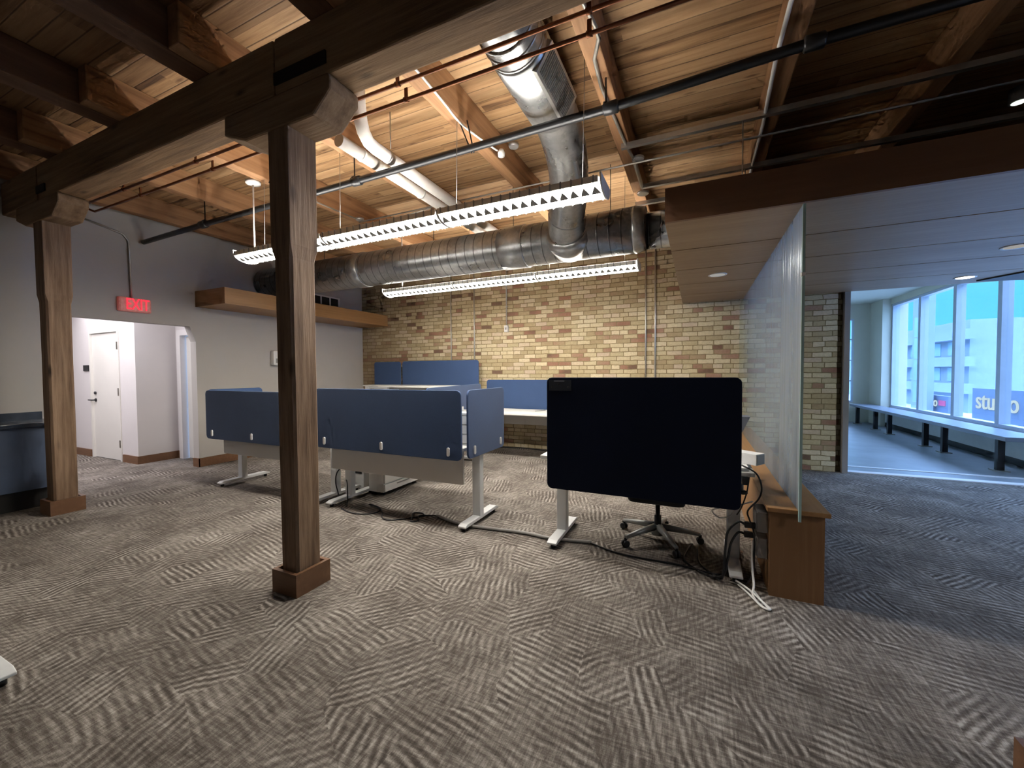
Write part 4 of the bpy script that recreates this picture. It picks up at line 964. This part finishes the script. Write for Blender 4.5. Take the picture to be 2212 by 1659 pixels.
# ------------------------------------------------------------------ outside
M['snow'] = paint('pale_ground_outside', (0.50, 0.56, 0.62), 0.8, 0, 0.25, 0.15)
M['asphalt'] = paint('street_asphalt', (0.13, 0.15, 0.18), 0.8, 0, 0.2, 0.4)
M['hill'] = paint('hazy_hill', (0.16, 0.25, 0.34), 0.9, 0, 0.15, 0.05)
M['ext_build'] = paint('grey_facade', (0.20, 0.25, 0.33), 0.8, 0, 0.06, 2)
M['ext_glass'] = paint('facade_glass', (0.30, 0.42, 0.55), 0.2, 0, 0.1, 2)
M['sign_face'] = paint('sign_board_navy', (0.10, 0.13, 0.22), 0.6, 0, 0.05, 3)
M['sign_white'] = emit('sign_lettering', (0.85, 1.0, 1.0), 1.1)
M['sign_red'] = paint('sign_red_patch', (0.55, 0.06, 0.16), 0.6, 0, 0.05, 3)
for k, c_ in enumerate(((0.5, 0.52, 0.55), (0.08, 0.09, 0.11), (0.30, 0.05, 0.05), (0.10, 0.15, 0.3))): M['car%d' % k] = paint('car_paint_%d' % k, c_, 0.3, 0.2, 0.03, 3)
o = obj('street_ground', box(B(), 5.0, 160, -30, 180, -2.3, -2.2), 'snow'); tag(o, 'pale snowy ground outside the vestibule windows', 'ground', kind='structure')
o = obj('street_road', box(B(), 9.5, 14.5, -20, 120, -2.2, -2.185), 'asphalt'); tag(o, 'dark street beyond the vestibule windows', 'road', kind='structure')
bm = B(); prism(bm, [(-60, -2.2), (260, -2.2), (260, 4), (200, 7), (150, 6), (100, 8.5), (60, 7), (20, 9), (-20, 7), (-60, 6)], 'x', 150, 155)
o = obj('far_hills', bm, 'hill'); tag(o, 'hazy blue hills on the horizon outside', 'hills', kind='structure')
bl = thing('office_building', 'grey-blue building with balconies seen through the left window panes', 'building', (24, 60, -2.2))
obj('tower', box(B(), 20.0, 30.0, 45.2, 95.0, -2.2, 5.4), 'ext_build', bl)
for z in (-0.6, 1.6, 3.8): obj('balcony', box(B(), 19.2, 20.0, 44.4, 60.0, z, z + 0.8), 'ext_build', bl)
for z in (0.35, 2.55):
    for k in range(4): obj('facade_window', box(B(), 19.95, 20.0, 46 + 3.4 * k, 48.2 + 3.4 * k, z, z + 1.15), 'ext_glass', bl)
def sign(xw, y, z, size, lab, red=False):
    t = thing('shop_sign', lab, 'sign', (xw, y, z))
    obj('board', box(B(), xw, xw + 0.1, y - 2.2 * size - (1.6 * size if red else 0), y + 2.2 * size, z - 1.1 * size, z + 0.75 * size), 'sign_face', t)
    bm = text_bm('studio', size * 1.45, 0.01, 0.0)
    for v in bm.verts:
        a, b_, c_ = v.co; v.co = Vector((xw - 0.015 - c_, y - a, z + b_))
    obj('lettering', bm, 'sign_white', t)
    if red: obj('red_patch', box(B(), xw - 0.02, xw, y - size * 3.3, y - size * 2.1, z - 0.3 * size, z + 0.25 * size), 'sign_red', t)
sign(7.0, 14.62, 0.52, 0.46, 'large white studio lettering on a dark board outside the windows')
sign(7.0, 17.95, 0.33, 0.30, 'smaller looking studio lettering with red end through the second window', True)
post = tag(obj('street_post', box(B(), 6.6, 6.9, 17.42, 18.1, -2.2, 4.2), 'ext_build'), 'pale post outside hiding part of the further sign', 'post')
def car(x, y, mat, lab):
    t = thing('parked_car', lab, 'car', (x, y, -2.2), 'cars parked across the street')
    prof = [(-2.1, 0.3), (2.1, 0.3), (2.15, 0.75), (1.2, 0.9), (0.7, 1.4), (-1.2, 1.42), (-1.8, 0.95), (-2.15, 0.85)]
    obj('body', prism(B(), [(y + p[0], -2.2 + p[1]) for p in prof], 'x', x - 0.85, x + 0.85), mat, t, 0.05)
    obj('side_glass', prism(B(), [(y - 1.5, -1.27), (y + 0.95, -1.27), (y + 0.6, -0.86), (y - 1.15, -0.85)], 'x', x - 0.87, x - 0.85), 'black', t)
    for dy in (-1.35, 1.35): obj('wheel', lathe(B(), [(0.30, -0.1), (0.32, 0), (0.30, 0.1)], (x - 0.83, y + dy, -1.88), 16, 'x'), 'black', t)
for i, (x, y) in enumerate(((40, 78), (36, 76.5), (42, 87), (38, 82.5), (44, 94), (43, 80))):
    car(x, y, 'car%d' % (i % 4), ['white car nearest the big sign', 'dark car second from the big sign', 'red car in the middle of the parked row', 'blue car fourth in the parked row', 'white car fifth in the parked row', 'dark car at the far end of the row'][i])
bm = B()
pts = [(-8, -2.2), (-7, -0.6), (-4, 0.6), (0, 1.1), (4, 0.7), (7, -0.4), (8, -2.2)]
prism(bm, [(130 + p[0] * 3.5, p[1]) for p in pts], 'x', 56, 75); o = obj('snow_mound', bm, 'snow'); tag(o, 'white snowy mound in the distance outside', 'mound')

# ------------------------------------------------------------------ light
hl = thing('hall_ceiling_light', 'white light panel on the hall ceiling just inside the opening', 'lamp', (-7.9, 2.2, 2.59))
obj('panel', box(B(), -9.6, -7.0, 0.8, 3.1, 2.575, 2.60), 'hall_glow', hl)
def downlamp(name, loc, watts, cone, col):
    l = D.lights.new(name, 'SPOT'); l.energy = watts; l.color = col; l.spot_size = math.radians(cone); l.spot_blend = 1.0; l.shadow_soft_size = 0.25
    o = D.objects.new(name, l); COL.objects.link(o); o.location = loc; return o
downlamp('left_bay_lamp', (-5.6, -0.6, 3.1), 40, 150, (1.0, 0.85, 0.65))
downlamp('right_bay_fill', (4.4, 0.6, 3.2), 470, 156, (0.98, 0.98, 1.0))  # unseen fill added to brighten the right floor

w = D.worlds.new('overcast_sky'); SC.world = w; w.use_nodes = True
nt = w.node_tree; bg = nt.nodes['Background']
tc = N(nt, 'ShaderNodeTexCoord'); sp_ = N(nt, 'ShaderNodeSeparateXYZ'); LK(nt, tc.outputs['Generated'], sp_.inputs[0])
LK(nt, ramp(nt, sp_.outputs['Z'], [(0.0, (0.05, 0.20, 0.30)), (0.03, (0.055, 0.28, 0.36)), (0.22, (0.05, 0.26, 0.36)), (0.36, (1.25, 2.1, 3.9)), (1.0, (1.6, 2.4, 4.0))]), bg.inputs['Color'])
bg.inputs['Strength'].default_value = 4.0

# ------------------------------------------------------------------ camera
F, YAW, PITCH, ROLL = 871.56, math.radians(24.686), math.radians(-1.7326), math.radians(0.3741)
cam = D.cameras.new('camera'); co = D.objects.new('camera', cam); COL.objects.link(co)
cam.sensor_fit = 'HORIZONTAL'; cam.sensor_width = 36.0; cam.lens = F / 2212 * 36.0
cam.clip_start = 0.05; cam.clip_end = 500
Rw = Matrix.Rotation(YAW, 3, 'Z') @ Matrix.Rotation(PITCH, 3, 'X')
base = Matrix(((1, 0, 0), (0, 0, 1), (0, -1, 0)))          # x right, y down, z forward  ->  world
Rc = Rw @ base @ Matrix.Rotation(ROLL, 3, 'Z') @ Matrix(((1, 0, 0), (0, -1, 0), (0, 0, -1)))
mw = Rc.to_4x4(); mw.translation = Vector((0, 0, 1.4)); co.matrix_world = mw
SC.camera = co

SC.view_settings.view_transform = 'Standard'
SC.view_settings.look = 'None'
SC.view_settings.exposure = 0.0
SC.cycles.use_light_tree = False
SC.cycles.max_bounces = 6; SC.cycles.diffuse_bounces = 4; SC.cycles.glossy_bounces = 4; SC.cycles.transparent_max_bounces = 12
SC.cycles.use_adaptive_sampling = True; SC.cycles.adaptive_threshold = 0.07; SC.cycles.adaptive_min_samples = 12
SC.cycles.sample_clamp_indirect = 6.0
SC.cycles.caustics_reflective = False; SC.cycles.caustics_refractive = False
